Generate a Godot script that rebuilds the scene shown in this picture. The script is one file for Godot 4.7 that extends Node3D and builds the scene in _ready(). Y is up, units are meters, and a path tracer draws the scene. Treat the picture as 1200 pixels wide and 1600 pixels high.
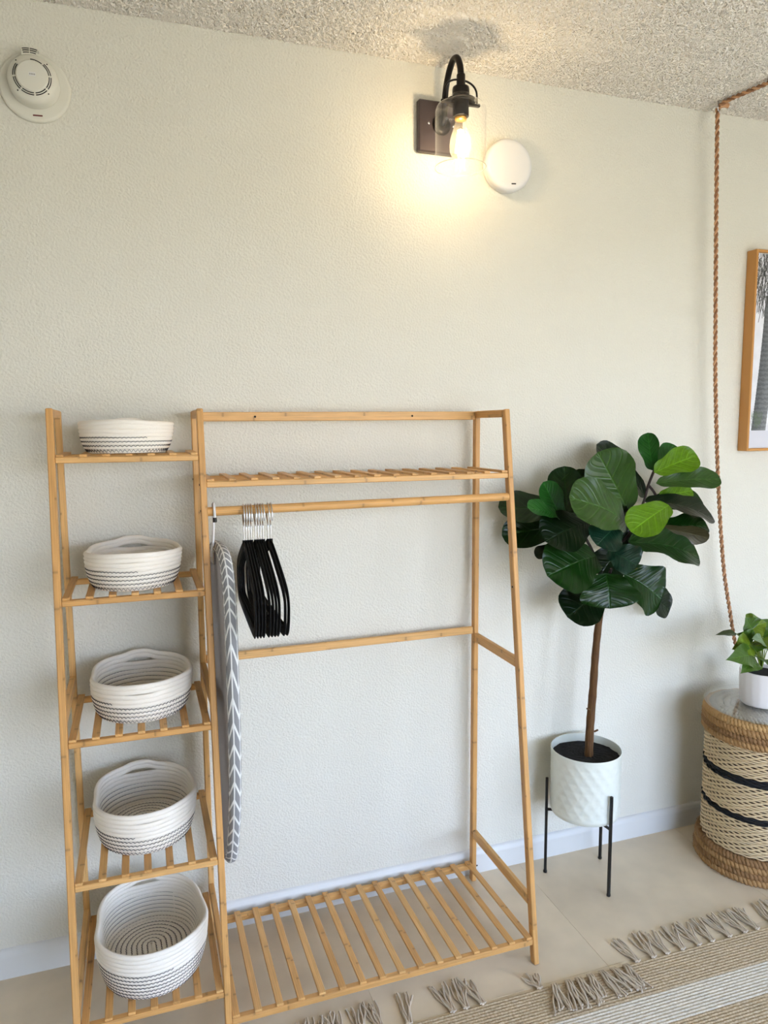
extends Node3D
# A bedroom corner: bamboo garment rack with shelves and rope baskets, a fig tree on a stand, a woven side table.

var rng := RandomNumberGenerator.new()
var mats := {}
var used := {}


# ------------------------------------------------------------------ mesh building
class MB:
	var v := PackedVector3Array()
	var n := PackedVector3Array()
	var uv := PackedVector2Array()
	var idx := PackedInt32Array()

	func grid(p: Array, s: float, closed_i := false, closed_j := false, uvs := Vector2(1, 1), uv0 := Vector2.ZERO) -> void:
		# p[i] are PackedVector3Array rows; the normal is s * (d/di x d/dj)
		var ni: int = p.size()
		var nj: int = p[0].size()
		var base := v.size()
		var ri := ni + (1 if closed_i else 0)
		var rj := nj + (1 if closed_j else 0)
		for i in ri:
			var ii := i % ni
			var ia := (ii - 1 + ni) % ni if closed_i else maxi(ii - 1, 0)
			var ib := (ii + 1) % ni if closed_i else mini(ii + 1, ni - 1)
			for j in rj:
				var jj := j % nj
				var ja := (jj - 1 + nj) % nj if closed_j else maxi(jj - 1, 0)
				var jb := (jj + 1) % nj if closed_j else mini(jj + 1, nj - 1)
				var row: PackedVector3Array = p[ii]
				var rowa: PackedVector3Array = p[ia]
				var rowb: PackedVector3Array = p[ib]
				var di := rowb[jj] - rowa[jj]
				var dj := row[jb] - row[ja]
				if di.length_squared() < 1e-14:
					di = rowb[jb] + rowb[ja] - rowa[jb] - rowa[ja]
				if dj.length_squared() < 1e-14:
					dj = rowb[jb] + rowa[jb] - rowb[ja] - rowa[ja]
				var nn := di.cross(dj) * s
				v.append(row[jj])
				n.append(nn.normalized() if nn.length_squared() > 1e-20 else Vector3.UP)
				uv.append(Vector2(float(i) / maxi(ri - 1, 1), float(j) / maxi(rj - 1, 1)) * uvs + uv0)
		for i in ri - 1:
			for j in rj - 1:
				var a := base + i * rj + j
				var b := a + rj
				if s > 0.0:
					idx.append_array(PackedInt32Array([a, b + 1, b, a, a + 1, b + 1]))
				else:
					idx.append_array(PackedInt32Array([a, b, b + 1, a, b + 1, a + 1]))

	func poly(pts: PackedVector3Array, normal: Vector3, uvp := PackedVector2Array()) -> void:
		# a flat convex face, wound clockwise as seen from its normal
		var base := v.size()
		for k in pts.size():
			v.append(pts[k])
			n.append(normal)
			uv.append(uvp[k] if k < uvp.size() else Vector2.ZERO)
		var flip: bool = (pts[1] - pts[0]).cross(pts[2] - pts[0]).dot(normal) > 0.0
		for k in range(1, pts.size() - 1):
			if flip:
				idx.append_array(PackedInt32Array([base, base + k + 1, base + k]))
			else:
				idx.append_array(PackedInt32Array([base, base + k, base + k + 1]))

	func box(size: Vector3, t := Transform3D(), bevel := 0.0015, off := Vector2.ZERO) -> void:
		# a chamfered box whose texture runs along its longest side
		var h := size / 2.0
		bevel = minf(bevel, minf(h.x, minf(h.y, h.z)) * 0.45)
		var long := size.max_axis_index()
		var pt := func(sx: float, sy: float, sz: float, out: int) -> Vector3:
			var q := Vector3(sx * (h.x - bevel), sy * (h.y - bevel), sz * (h.z - bevel))
			q[out] += bevel * [sx, sy, sz][out]
			return q
		var faces := []
		for ax in 3:
			var b := (ax + 1) % 3
			var c := (ax + 2) % 3
			for s in [-1.0, 1.0]:
				var f := []
				for k in [[-1.0, -1.0], [1.0, -1.0], [1.0, 1.0], [-1.0, 1.0]]:
					var sg := [0.0, 0.0, 0.0]
					sg[ax] = s
					sg[b] = k[0]
					sg[c] = k[1]
					f.append(pt.call(sg[0], sg[1], sg[2], ax))
				faces.append(f)
				for s2 in [-1.0, 1.0]:
					var e := []
					for k in [[-1.0, ax], [1.0, ax], [1.0, b], [-1.0, b]]:
						var sg := [0.0, 0.0, 0.0]
						sg[ax] = s
						sg[b] = s2
						sg[c] = k[0]
						e.append(pt.call(sg[0], sg[1], sg[2], k[1]))
					faces.append(e)
		for sx in [-1.0, 1.0]:
			for sy in [-1.0, 1.0]:
				for sz in [-1.0, 1.0]:
					faces.append([pt.call(sx, sy, sz, 0), pt.call(sx, sy, sz, 1), pt.call(sx, sy, sz, 2)])
		for f in faces:
			var nn: Vector3 = (f[1] - f[0]).cross(f[2] - f[0]).normalized()
			var mid := Vector3.ZERO
			for q in f:
				mid += q
			if nn.dot(mid) < 0.0:
				nn = -nn
			var w := PackedVector3Array()
			var uu := PackedVector2Array()
			for q in f:
				w.append(t * (q as Vector3))
				var cross := 0.0
				for k in 3:
					if k != long:
						cross += q[k]
				uu.append(Vector2(q[long], cross * 12.0) + off)
			poly(w, (t.basis * nn).normalized(), uu)

	func tube(path: PackedVector3Array, radius, sides := 8, closed := false, caps := true, uvs := Vector2(1, 1)) -> void:
		var np := path.size()
		var rows := []
		var nn := Vector3.ZERO
		for i in np:
			var a := path[(i - 1 + np) % np] if closed else path[maxi(i - 1, 0)]
			var b := path[(i + 1) % np] if closed else path[mini(i + 1, np - 1)]
			var t := (b - a).normalized()
			if i == 0:
				nn = Vector3.UP.cross(t) if absf(t.y) < 0.9 else Vector3.RIGHT.cross(t)
			nn = (nn - t * nn.dot(t)).normalized()
			var bb := t.cross(nn)
			var r: float = radius[i] if radius is PackedFloat32Array or radius is Array else radius
			var row := PackedVector3Array()
			for j in sides:
				var an := TAU * j / sides
				row.append(path[i] + (nn * cos(an) + bb * sin(an)) * r)
			rows.append(row)
		grid(rows, -1.0, closed, true, uvs)
		if caps and not closed:
			poly(rows[0], (path[0] - path[1]).normalized())
			poly(rows[np - 1], (path[np - 1] - path[np - 2]).normalized())

	func lathe(profile: Array, segs := 32, t := Transform3D(), s := 1.0, uvs := Vector2(1, 1)) -> void:
		var rows := []
		for q in profile:
			var row := PackedVector3Array()
			for j in segs:
				var an := TAU * j / segs
				row.append(t * Vector3(q[0] * cos(an), q[1], q[0] * sin(an)))
			rows.append(row)
		grid(rows, s, false, true, uvs)

	func disc(c: Vector3, r: float, segs := 24, up := Vector3.UP) -> void:
		var side := Vector3.RIGHT if absf(up.x) < 0.9 else Vector3.FORWARD
		var a := (side - up * side.dot(up)).normalized()
		var b := up.cross(a)
		var pts := PackedVector3Array()
		for j in segs:
			pts.append(c + (a * cos(TAU * j / segs) + b * sin(TAU * j / segs)) * r)
		poly(pts, up)

	func sphere(c: Vector3, r: Vector3, rings := 8, segs := 14) -> void:
		var rows := []
		for i in rings + 1:
			var la := -PI / 2 + PI * i / rings
			var row := PackedVector3Array()
			for j in segs:
				var an := TAU * j / segs
				row.append(c + Vector3(cos(la) * cos(an), sin(la), cos(la) * sin(an)) * r)
			rows.append(row)
		grid(rows, 1.0, false, true)

	func done() -> ArrayMesh:
		var a := []
		a.resize(Mesh.ARRAY_MAX)
		a[Mesh.ARRAY_VERTEX] = v
		a[Mesh.ARRAY_NORMAL] = n
		a[Mesh.ARRAY_TEX_UV] = uv
		a[Mesh.ARRAY_INDEX] = idx
		var m := ArrayMesh.new()
		m.add_surface_from_arrays(Mesh.PRIMITIVE_TRIANGLES, a)
		return m


func V(x: float, y: float, z: float) -> Vector3:
	return Vector3(x, y, z)


func numbered(called: String) -> String:
	if not used.has(called):
		used[called] = 0
		return called
	used[called] += 1
	return "%s_%03d" % [called, used[called]]


func thing(called: String, label: String, category: String, at := Vector3.ZERO, group := "") -> Node3D:
	var o := Node3D.new()
	o.name = numbered(called)
	add_child(o)
	o.position = at
	describe(o, label, category, group)
	return o


func describe(o: Node3D, label: String, category: String, group := "") -> void:
	o.set_meta("label", label)
	o.set_meta("category", category)
	if group:
		o.set_meta("group", group)


# a mesh whose points were given in the world, hung under a thing or part
func part(called: String, m: Mesh, mat: Material, parent: Node3D, t := Transform3D()) -> MeshInstance3D:
	var o := MeshInstance3D.new()
	o.mesh = m
	o.material_override = mat
	if parent == self:
		o.name = numbered(called)
	else:
		var count := 0
		for c in parent.get_children():
			if c.get_meta("called", "") == called:
				count += 1
		o.name = called if count == 0 else "%s_%03d" % [called, count]
		o.set_meta("called", called)
	parent.add_child(o, true)
	o.transform = (to_world(parent).affine_inverse() * t) if parent != self else t
	return o


func to_world(o: Node3D) -> Transform3D:
	var t := o.transform
	var p := o.get_parent()
	while p != self and p is Node3D:
		t = (p as Node3D).transform * t
		p = p.get_parent()
	return t


func structure(called: String, m: Mesh, mat: Material, t := Transform3D()) -> MeshInstance3D:
	var o := part(called, m, mat, self, t)
	o.set_meta("kind", "structure")
	return o


func frame_between(a: Vector3, b: Vector3, up := Vector3.UP) -> Transform3D:
	var z := (b - a).normalized()
	var x := up.cross(z)
	if x.length() < 0.01:
		x = Vector3.RIGHT - z * z.x
	x = x.normalized()
	return Transform3D(Basis(x, z.cross(x), z), (a + b) / 2.0)


# a straight chamfered bar from a to b
func bar(called: String, a: Vector3, b: Vector3, w: float, h: float, mat: Material, parent: Node3D, up := Vector3.UP, bevel := 0.002) -> MeshInstance3D:
	var mb := MB.new()
	mb.box(V(w, h, a.distance_to(b)), Transform3D(), bevel, Vector2(rng.randf() * 3.0, rng.randf()))
	return part(called, mb.done(), mat, parent, frame_between(a, b, up))


func smooth_path(pts: Array, steps := 6) -> PackedVector3Array:
	var out := PackedVector3Array()
	for i in pts.size() - 1:
		var p0: Vector3 = pts[maxi(i - 1, 0)]
		var p3: Vector3 = pts[mini(i + 2, pts.size() - 1)]
		for k in steps:
			out.append((pts[i] as Vector3).cubic_interpolate(pts[i + 1], p0, p3, float(k) / steps))
	out.append(pts[-1])
	return out


# ------------------------------------------------------------------ materials
func plain(called: String, c: Color, rough := 0.7, metal := 0.0) -> StandardMaterial3D:
	var m := StandardMaterial3D.new()
	m.resource_name = called
	m.albedo_color = c
	m.roughness = rough
	m.metallic = metal
	m.cull_mode = BaseMaterial3D.CULL_DISABLED
	mats[called] = m
	return m


func noise_image(w: int, h: int, freq: float, octaves: int, sd: int, type := FastNoiseLite.TYPE_SIMPLEX_SMOOTH) -> Image:
	var f := FastNoiseLite.new()
	f.seed = sd
	f.noise_type = type
	f.frequency = freq
	f.fractal_octaves = octaves
	f.cellular_return_type = FastNoiseLite.RETURN_DISTANCE
	return f.get_seamless_image(w, h)


func tex(im: Image) -> ImageTexture:
	return ImageTexture.create_from_image(im)


func bump_of(im: Image, strength: float) -> ImageTexture:
	var b: Image = im.duplicate()
	b.convert(Image.FORMAT_RGBA8)
	b.bump_map_to_normal_map(strength)
	return tex(b)


func triplanar(m: StandardMaterial3D, per_metre: float, world := true) -> void:
	m.uv1_triplanar = true
	m.uv1_world_triplanar = world
	m.uv1_scale = Vector3.ONE * per_metre


func wood_image(sd: int) -> Image:
	# bamboo: long fine streaks with a darker joint every so often
	var w := 1024
	var h := 128
	var f := FastNoiseLite.new()
	f.seed = sd
	f.frequency = 0.02
	var r := RandomNumberGenerator.new()
	r.seed = sd
	var joints := []
	for k in 4:
		joints.append([(k + r.randf() * 0.7) * w / 4.0, r.randf()])
	var data := PackedByteArray()
	data.resize(w * h * 3)
	for y in h:
		var lane := floorf(y / 16.0)
		for x in w:
			var s := f.get_noise_2d(x * 0.12, y * 9.0) * 0.10 + f.get_noise_2d(x * 0.5 + 900.0, y * 2.0) * 0.05
			var c := Vector3(0.85, 0.665, 0.425) * (1.0 + s)
			for q in joints:
				var jx: float = fmod(q[0] + lane * 331.0 * q[1], w)
				var d := absf(x - jx)
				c *= 1.0 - 0.16 * exp(-d * d / 8.0) - 0.05 * exp(-d * d / 300.0)
			var at := (y * w + x) * 3
			data[at] = int(clampf(c.x, 0.0, 1.0) * 255.0)
			data[at + 1] = int(clampf(c.y, 0.0, 1.0) * 255.0)
			data[at + 2] = int(clampf(c.z, 0.0, 1.0) * 255.0)
	return Image.create_from_data(w, h, false, Image.FORMAT_RGB8, data)


func make_materials() -> void:
	# walls: orange-peel plaster
	var peel := noise_image(1024, 1024, 0.035, 3, 5)
	var wall := plain("wall_paint", Color(0.869, 0.858, 0.811), 0.62)
	wall.normal_enabled = true
	wall.normal_texture = bump_of(peel, 5.0)
	wall.normal_scale = 1.0
	triplanar(wall, 3.1)
	plain("white_trim", Color(0.84, 0.84, 0.83), 0.4)
	var pop := noise_image(1024, 1024, 0.09, 2, 9)
	var ceil := plain("popcorn_ceiling", Color(0.975, 0.95, 0.91), 0.95)
	ceil.normal_enabled = true
	ceil.normal_texture = bump_of(pop, 13.0)
	triplanar(ceil, 2.2)
	# floor tile
	for k in 3:
		var im := noise_image(512, 512, 0.008, 4, 20 + k)
		var g := Gradient.new()
		im.convert(Image.FORMAT_RGB8)
		var tone := [Color(0.85, 0.785, 0.68), Color(0.845, 0.778, 0.672), Color(0.855, 0.79, 0.685)][k] as Color
		for y in 512:
			for x in 512:
				var s := im.get_pixel(x, y).r
				im.set_pixel(x, y, tone * (0.95 + 0.09 * s))
		var m := plain("floor_tile_%d" % k, Color.WHITE, 0.42)
		m.albedo_texture = tex(im)
		triplanar(m, 1.1)
	plain("grout", Color(0.88, 0.82, 0.73), 0.9)
	# bamboo in three tones
	var wi := tex(wood_image(3))
	for k in 3:
		var m := plain("bamboo_%d" % k, [Color(1, 0.98, 0.95), Color(0.95, 0.92, 0.88), Color(1.0, 1.0, 1.0)][k], 0.42)
		m.albedo_texture = wi
		m.metallic_specular = 0.4
	plain("black_metal", Color(0.035, 0.032, 0.032), 0.4)
	plain("bronze", Color(0.10, 0.085, 0.085), 0.36, 0.5)
	plain("bronze_plate", Color(0.31, 0.275, 0.285), 0.4, 0.4)
	plain("steel", Color(0.82, 0.82, 0.84), 0.22, 1.0)
	plain("white_plastic", Color(0.88, 0.875, 0.87), 0.4)
	plain("ivory_plastic", Color(0.86, 0.85, 0.80), 0.4)
	plain("dark_slot", Color(0.09, 0.085, 0.08), 0.8)
	plain("red_print", Color(0.42, 0.17, 0.17), 0.6)
	plain("grey_print", Color(0.62, 0.61, 0.58), 0.6)
	var velvet := plain("black_velvet", Color(0.012, 0.012, 0.014), 0.95)
	velvet.rim_enabled = true
	velvet.rim = 0.15
	var rope := plain("cotton_rope", Color(0.95, 0.92, 0.87), 0.9)
	rope.normal_enabled = true
	rope.normal_texture = bump_of(noise_image(256, 256, 0.08, 2, 31), 2.0)
	triplanar(rope, 14.0, false)
	plain("stitch_thread", Color(0.38, 0.37, 0.38), 0.9)
	# glass
	var gl := plain("clear_glass", Color(1, 1, 1, 0.004), 0.02)
	gl.transparency = BaseMaterial3D.TRANSPARENCY_ALPHA
	var bg := plain("bulb_glass", Color(1, 0.97, 0.9, 0.03), 0.02)
	bg.transparency = BaseMaterial3D.TRANSPARENCY_ALPHA
	var tg := plain("table_glass", Color(0.80, 0.88, 0.85, 0.04), 0.03)
	tg.transparency = BaseMaterial3D.TRANSPARENCY_ALPHA
	plain("brass", Color(0.72, 0.56, 0.30), 0.3, 0.9)
	var rg := plain("rim_glass", Color(0.86, 0.85, 0.80, 0.35), 0.1)
	rg.transparency = BaseMaterial3D.TRANSPARENCY_ALPHA
	var fil := plain("filament_glow", Color(1, 0.9, 0.7), 0.5)
	fil.emission_enabled = true
	fil.emission = Color(1.0, 0.86, 0.62)
	fil.emission_energy_multiplier = 14.0
	# plants
	var leafbump := leaf_image(true)
	var leafcol := tex(leaf_image(false))
	var leafn := bump_of(leafbump, 5.0)
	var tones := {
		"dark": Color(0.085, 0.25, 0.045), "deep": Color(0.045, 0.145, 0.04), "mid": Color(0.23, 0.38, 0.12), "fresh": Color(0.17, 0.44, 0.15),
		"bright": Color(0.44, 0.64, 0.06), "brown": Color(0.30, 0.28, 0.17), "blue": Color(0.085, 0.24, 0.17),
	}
	for k in tones:
		var m := plain("fig_leaf_" + k, tones[k], 0.30)
		m.metallic_specular = 0.42
		m.albedo_texture = leafcol
		m.normal_enabled = true
		m.normal_texture = leafn
		m.normal_scale = 1.3
		m.backlight_enabled = true
		m.backlight = Color(0.12, 0.16, 0.03)
	for k in {"mid": Color(0.30, 0.46, 0.09), "light": Color(0.50, 0.62, 0.12), "pale": Color(0.56, 0.68, 0.50), "dull": Color(0.40, 0.48, 0.30)}:
		var c: Color = {"mid": Color(0.30, 0.46, 0.09), "light": Color(0.50, 0.62, 0.12), "pale": Color(0.56, 0.68, 0.50), "dull": Color(0.40, 0.48, 0.30)}[k]
		var m := plain("pothos_leaf_" + k, c, 0.4)
		m.albedo_texture = leafcol
		m.normal_enabled = true
		m.normal_texture = leafn
		m.backlight_enabled = true
		m.backlight = Color(0.12, 0.16, 0.03)
	plain("twig", Color(0.16, 0.11, 0.10), 0.8)
	var bark := plain("bark", Color(0.42, 0.29, 0.12), 0.75)
	var bi := noise_image(128, 512, 0.03, 4, 40)
	bark.normal_enabled = true
	bark.normal_texture = bump_of(bi, 5.0)
	bi = bi.duplicate()
	bi.convert(Image.FORMAT_RGB8)
	for y in 512:
		for x in 128:
			var s := bi.get_pixel(x, y).r
			bi.set_pixel(x, y, Color(0.7, 0.62, 0.55).lerp(Color(1, 1, 1), s))
	bark.albedo_texture = tex(bi)
	plain("soil", Color(0.055, 0.045, 0.04), 1.0)
	plain("glazed_white", Color(0.87, 0.885, 0.845), 0.28)
	plain("ceramic_white", Color(0.89, 0.87, 0.855), 0.35)
	# woven things
	plain("seagrass", Color(0.64, 0.49, 0.31), 0.85)
	plain("seagrass_dark", Color(0.54, 0.40, 0.25), 0.85)
	plain("seagrass_light", Color(0.72, 0.57, 0.37), 0.85)
	plain("lid_grey", Color(0.62, 0.57, 0.48), 0.85)
	plain("wicker_cream", Color(0.85, 0.755, 0.60), 0.8)
	plain("wicker_dark", Color(0.28, 0.20, 0.13), 0.9)
	plain("wicker_black", Color(0.055, 0.055, 0.065), 0.8)
	plain("jute_dark", Color(0.58, 0.42, 0.30), 0.9)
	plain("jute_light", Color(0.77, 0.59, 0.44), 0.9)
	plain("fringe_yarn", Color(0.79, 0.73, 0.65), 0.95)
	for k in 2:
		var im := noise_image(512, 512, 0.09, 3, 60 + k)
		im.convert(Image.FORMAT_RGB8)
		var lo := [Color(0.67, 0.585, 0.465), Color(0.79, 0.745, 0.675)][k] as Color
		var hi := [Color(0.79, 0.715, 0.605), Color(0.86, 0.825, 0.765)][k] as Color
		for y in 512:
			for x in 512:
				im.set_pixel(x, y, lo.lerp(hi, smoothstep(0.3, 0.75, im.get_pixel(x, y).r)))
		var m := plain(["rug_beige", "rug_cream"][k], Color.WHITE, 0.95)
		m.albedo_texture = tex(im)
		triplanar(m, 3.0)
	# ironing board
	plain("board_felt", Color(0.68, 0.68, 0.71), 0.9)
	var ch := Image.create(128, 128, false, Image.FORMAT_RGB8)
	for y in 128:
		for x in 128:
			var a := absf(x / 64.0 - 1.0)
			var p := fposmod(y / 128.0 * 2.0 - a * 0.85, 1.0)
			var white := p < 0.25 or a < 0.10 or a > 0.92
			ch.set_pixel(x, y, Color(0.90, 0.90, 0.89) if white else Color(0.55, 0.55, 0.56))
	var cm := plain("chevron_cover", Color.WHITE, 0.9)
	cm.albedo_texture = tex(ch)
	# picture
	plain("frame_wood", Color(0.77, 0.55, 0.29), 0.45)
	var pr := plain("palm_print", Color.WHITE, 0.8)
	pr.albedo_texture = tex(palm_image())


func leaf_image(relief: bool) -> Image:
	# midrib and side veins; u runs along the leaf
	var im := Image.create(256, 256, false, Image.FORMAT_RGB8)
	var f := FastNoiseLite.new()
	f.seed = 8
	f.frequency = 0.03
	for y in 256:
		var a := absf(y / 127.5 - 1.0)
		for x in 256:
			var u := x / 255.0
			var rib := exp(-a * a / 0.0012)
			var p := fposmod((u - a * 0.26 - a * a * 0.05) * 6.0, 1.0)
			var side := exp(-pow((p - 0.5) / 0.07, 2.0)) * (1.0 - a * 0.7)
			var vein := maxf(rib, side * 0.7)
			if relief:
				var h := 0.6 + 0.25 * sin(p * PI) * (1.0 - a * 0.4) - vein * 0.35
				im.set_pixel(x, y, Color(h, h, h))
			else:
				var t := 0.74 + 0.08 * f.get_noise_2d(x, y)
				im.set_pixel(x, y, Color(t, t, t).lerp(Color(1, 1, 0.9), vein * 0.95))
	return im


func palm_image() -> Image:
	# a grey palm trunk with hanging fronds on a pale ground
	var w := 512
	var h := 720
	var im := Image.create(w, h, false, Image.FORMAT_RGB8)
	var f := FastNoiseLite.new()
	f.seed = 4
	f.frequency = 0.02
	for y in h:
		for x in w:
			var g := 0.90 + 0.03 * f.get_noise_2d(x, y)
			var c := Color(g - 0.01, g - 0.005, g + 0.02)
			if y > 655:
				c = Color(0.83, 0.83, 0.86)
			var cx := 78.0 - 40.0 * pow(y / 720.0, 2.0)
			if y > 150 and y < 655 and absf(x - cx) < 26.0 + y * 0.012:
				var ring := 0.04 * sin(y * 0.35 + f.get_noise_2d(x * 3.0, y * 3.0) * 3.0)
				var t := 0.42 + ring + 0.08 * (x - cx) / 30.0
				c = Color(t, t + 0.01, t + 0.02)
			im.set_pixel(x, y, c)
	var r := RandomNumberGenerator.new()
	r.seed = 17
	for k in 520:
		var x0 := r.randf_range(0, 260)
		var y0 := r.randf_range(-40, 150)
		var ln := r.randf_range(30, 110)
		var dx := r.randf_range(-0.5, 0.4)
		var t := r.randf_range(0.16, 0.5)
		for s in int(ln):
			var px := int(x0 + dx * s)
			var py := int(y0 + s)
			if px >= 0 and px < w - 2 and py >= 0 and py < h:
				im.set_pixel(px, py, Color(t, t, t))
				im.set_pixel(px + 1, py, Color(t, t, t))
	for k in 60:
		var x0 := r.randf_range(10, 60)
		var y0 := r.randf_range(600, 650)
		for s in 24:
			var px := int(x0 + s * r.randf_range(-0.3, 0.3))
			if px >= 0:
				im.set_pixel(px, int(y0 - s), Color(0.38, 0.44, 0.34))
	return im


# ------------------------------------------------------------------ the scene
func _ready() -> void:
	rng.seed = 11
	var cam := Camera3D.new()
	cam.name = "camera"
	add_child(cam)
	cam.position = V(0, 1.4369, 1.9859)
	cam.rotation = V(-0.1174, -0.3282, -0.0068)
	cam.fov = rad_to_deg(2.0 * atan(800.0 / 1128.226))
	cam.near = 0.02
	cam.far = 60.0
	cam.current = true
	var sky := ProceduralSkyMaterial.new()
	sky.sky_top_color = Color(0.66, 0.79, 0.98)
	sky.sky_horizon_color = Color(0.92, 0.95, 1.0)
	sky.sky_energy_multiplier = 1.0
	sky.ground_bottom_color = Color(0.66, 0.645, 0.60)
	sky.ground_horizon_color = Color(0.78, 0.765, 0.72)
	sky.ground_energy_multiplier = 1.0
	var env := Environment.new()
	env.background_mode = Environment.BG_SKY
	env.sky = Sky.new()
	env.sky.sky_material = sky
	env.background_energy_multiplier = 8.0
	env.tonemap_mode = Environment.TONE_MAPPER_LINEAR
	env.tonemap_exposure = 1.72
	env.sdfgi_enabled = true
	env.ssao_enabled = true
	env.ssil_enabled = true
	var we := WorldEnvironment.new()
	we.name = "world_environment"
	we.environment = env
	add_child(we)

	make_materials()
	room()
	garment_rack()
	sconce()
	detectors()
	side_table()
	fig_and_stand()
	ironing_board()
	hangers()
	baskets()
	rug()
	jute_rope()
	picture()
	pothos()


# ------------------------------------------------------------------ room
const CEIL := 2.44
const X0 := -1.9
const X1 := 3.3
const Z1 := 3.7

func slab(lo: Vector3, hi: Vector3) -> ArrayMesh:
	var mb := MB.new()
	mb.box(hi - lo, Transform3D(Basis(), (lo + hi) / 2.0), 0.0005)
	return mb.done()


# a wall of that length in the frame at (along x, the room on its +z side) with a glazed opening from a to b and lo to hi
func opening(wall: String, window: String, at: Transform3D, length: float, a: float, b: float, lo: float, hi: float) -> void:
	var mb := MB.new()
	for q in [[0.0, a, -0.1, CEIL + 0.12], [b, length, -0.1, CEIL + 0.12], [a, b, -0.1, lo], [a, b, hi, CEIL + 0.12]]:
		mb.box(V(q[1] - q[0], q[3] - q[2], 0.12), Transform3D(Basis(), V((q[0] + q[1]) / 2.0, (q[2] + q[3]) / 2.0, -0.06)), 0.0005)
	structure(wall, mb.done(), mats["wall_paint"], at)
	var mid := (a + b) / 2.0
	var f := MB.new()
	for q in [[a, a + 0.06, lo, hi], [b - 0.06, b, lo, hi], [mid - 0.03, mid + 0.03, lo, hi], [a, b, lo, lo + 0.06], [a, b, hi - 0.06, hi]]:
		f.box(V(q[1] - q[0], q[3] - q[2], 0.06), Transform3D(Basis(), V((q[0] + q[1]) / 2.0, (q[2] + q[3]) / 2.0, -0.06)), 0.003)
	var win := structure(window, f.done(), mats["white_trim"], at)
	for q in [[a + 0.06, mid - 0.03], [mid + 0.03, b - 0.06]]:
		var g := MB.new()
		g.box(V(q[1] - q[0], hi - lo - 0.12, 0.006), Transform3D(Basis(), V((q[0] + q[1]) / 2.0, (lo + hi) / 2.0, -0.06)), 0.001)
		part("pane", g.done(), mats["clear_glass"], win, at)


func room() -> void:
	var w: Material = mats["wall_paint"]
	structure("wall_back", slab(V(X0 - 0.12, -0.1, -0.12), V(X1 + 0.12, CEIL + 0.12, 0)), w)
	structure("wall_left", slab(V(X0 - 0.12, -0.1, 0), V(X0, CEIL + 0.12, Z1)), w)
	# daylight comes in through two glazed openings in the far right corner behind the camera
	opening("wall_right", "window_1", Transform3D(Basis(Vector3.UP, PI / 2), V(X1, 0, Z1)), Z1, 0.35, 1.55, 0.25, 2.1)
	opening("wall_front", "window_2", Transform3D(Basis(Vector3.UP, PI), V(X1 + 0.12, 0, Z1)), X1 - X0 + 0.24, 0.47, 2.95, 0.25, 2.1)

	# ceiling: a slab with sprayed popcorn texture, real bumps where it is seen closely
	var cm := MB.new()
	cm.box(V(X1 - X0 + 0.24, 0.12, Z1 + 0.24), Transform3D(Basis(), V((X0 + X1) / 2.0, CEIL + 0.064, Z1 / 2.0)), 0.0005)
	var cell := FastNoiseLite.new()
	cell.seed = 2
	cell.noise_type = FastNoiseLite.TYPE_CELLULAR
	cell.cellular_return_type = FastNoiseLite.RETURN_DISTANCE
	cell.frequency = 125.0
	var slow := FastNoiseLite.new()
	slow.seed = 6
	slow.frequency = 30.0
	var rows := []
	var nx := 940
	var nz := 176
	for i in nx + 1:
		var row := PackedVector3Array()
		for j in nz + 1:
			var x := -0.75 + 3.2 * i / nx
			var z := 0.0 + 0.6 * j / nz
			var hgt := maxf(0.0, 0.66 - (cell.get_noise_2d(x, z) + 1.0)) * 0.017 + (slow.get_noise_2d(x, z) + 0.4) * 0.0016
			row.append(V(x, CEIL + 0.001 - clampf(hgt, -0.001, 0.0105), z))
		rows.append(row)
	cm.grid(rows, 1.0)
	structure("ceiling", cm.done(), mats["popcorn_ceiling"])

	# floor: large tiles laid on a bed
	var bed := structure("floor", slab(V(X0 - 0.12, -0.1, -0.12), V(X1 + 0.12, -0.0008, Z1 + 0.12)), mats["grout"])
	var tile := MB.new()
	tile.box(V(0.6300, 0.012, 0.6300), Transform3D(), 0.0004)
	var tm := tile.done()
	for i in 9:
		for j in 6:
			part("tile", tm, mats["floor_tile_%d" % ((i * 2 + j * 5 + (i * j) % 3) % 3)], bed, Transform3D(Basis(), V(-2.022 + 0.315 + 0.631 * i, -0.006, 0.18 + 0.631 * j)))
	# baseboards with a stepped, rounded top
	for q in [["baseboard_back", V(X0, 0, 0.0), 0.0, X1 - X0], ["baseboard_left", V(X0, 0, Z1), PI / 2, Z1], ["baseboard_right", V(X1, 0, 0), -PI / 2, 0.55]]:
		var mb := MB.new()
		var prof := [V(0, 0, 0.0125), V(0, 0.058, 0.0125), V(0, 0.0635, 0.0115), V(0, 0.066, 0.0095), V(0, 0.070, 0.0088), V(0, 0.0745, 0.0065), V(0, 0.0775, 0.003), V(0, 0.0788, 0.0)]
		var r2 := []
		for p in prof:
			r2.append(PackedVector3Array([p, p + V(q[3], 0, 0)]))
		mb.grid(r2, -1.0)
		var end := PackedVector3Array()
		for p in prof:
			end.append(p)
		end.append(V(0, 0, 0))
		mb.poly(end, V(-1, 0, 0))
		structure(q[0], mb.done(), mats["white_trim"], Transform3D(Basis(Vector3.UP, q[2]), q[1]))


# ------------------------------------------------------------------ garment rack
const TX := 0.015

func leg_z(y: float) -> float:
	return 0.4309 - 0.13777 * y


func bamboo() -> Material:
	return mats["bamboo_%d" % rng.randi_range(0, 2)]


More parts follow.
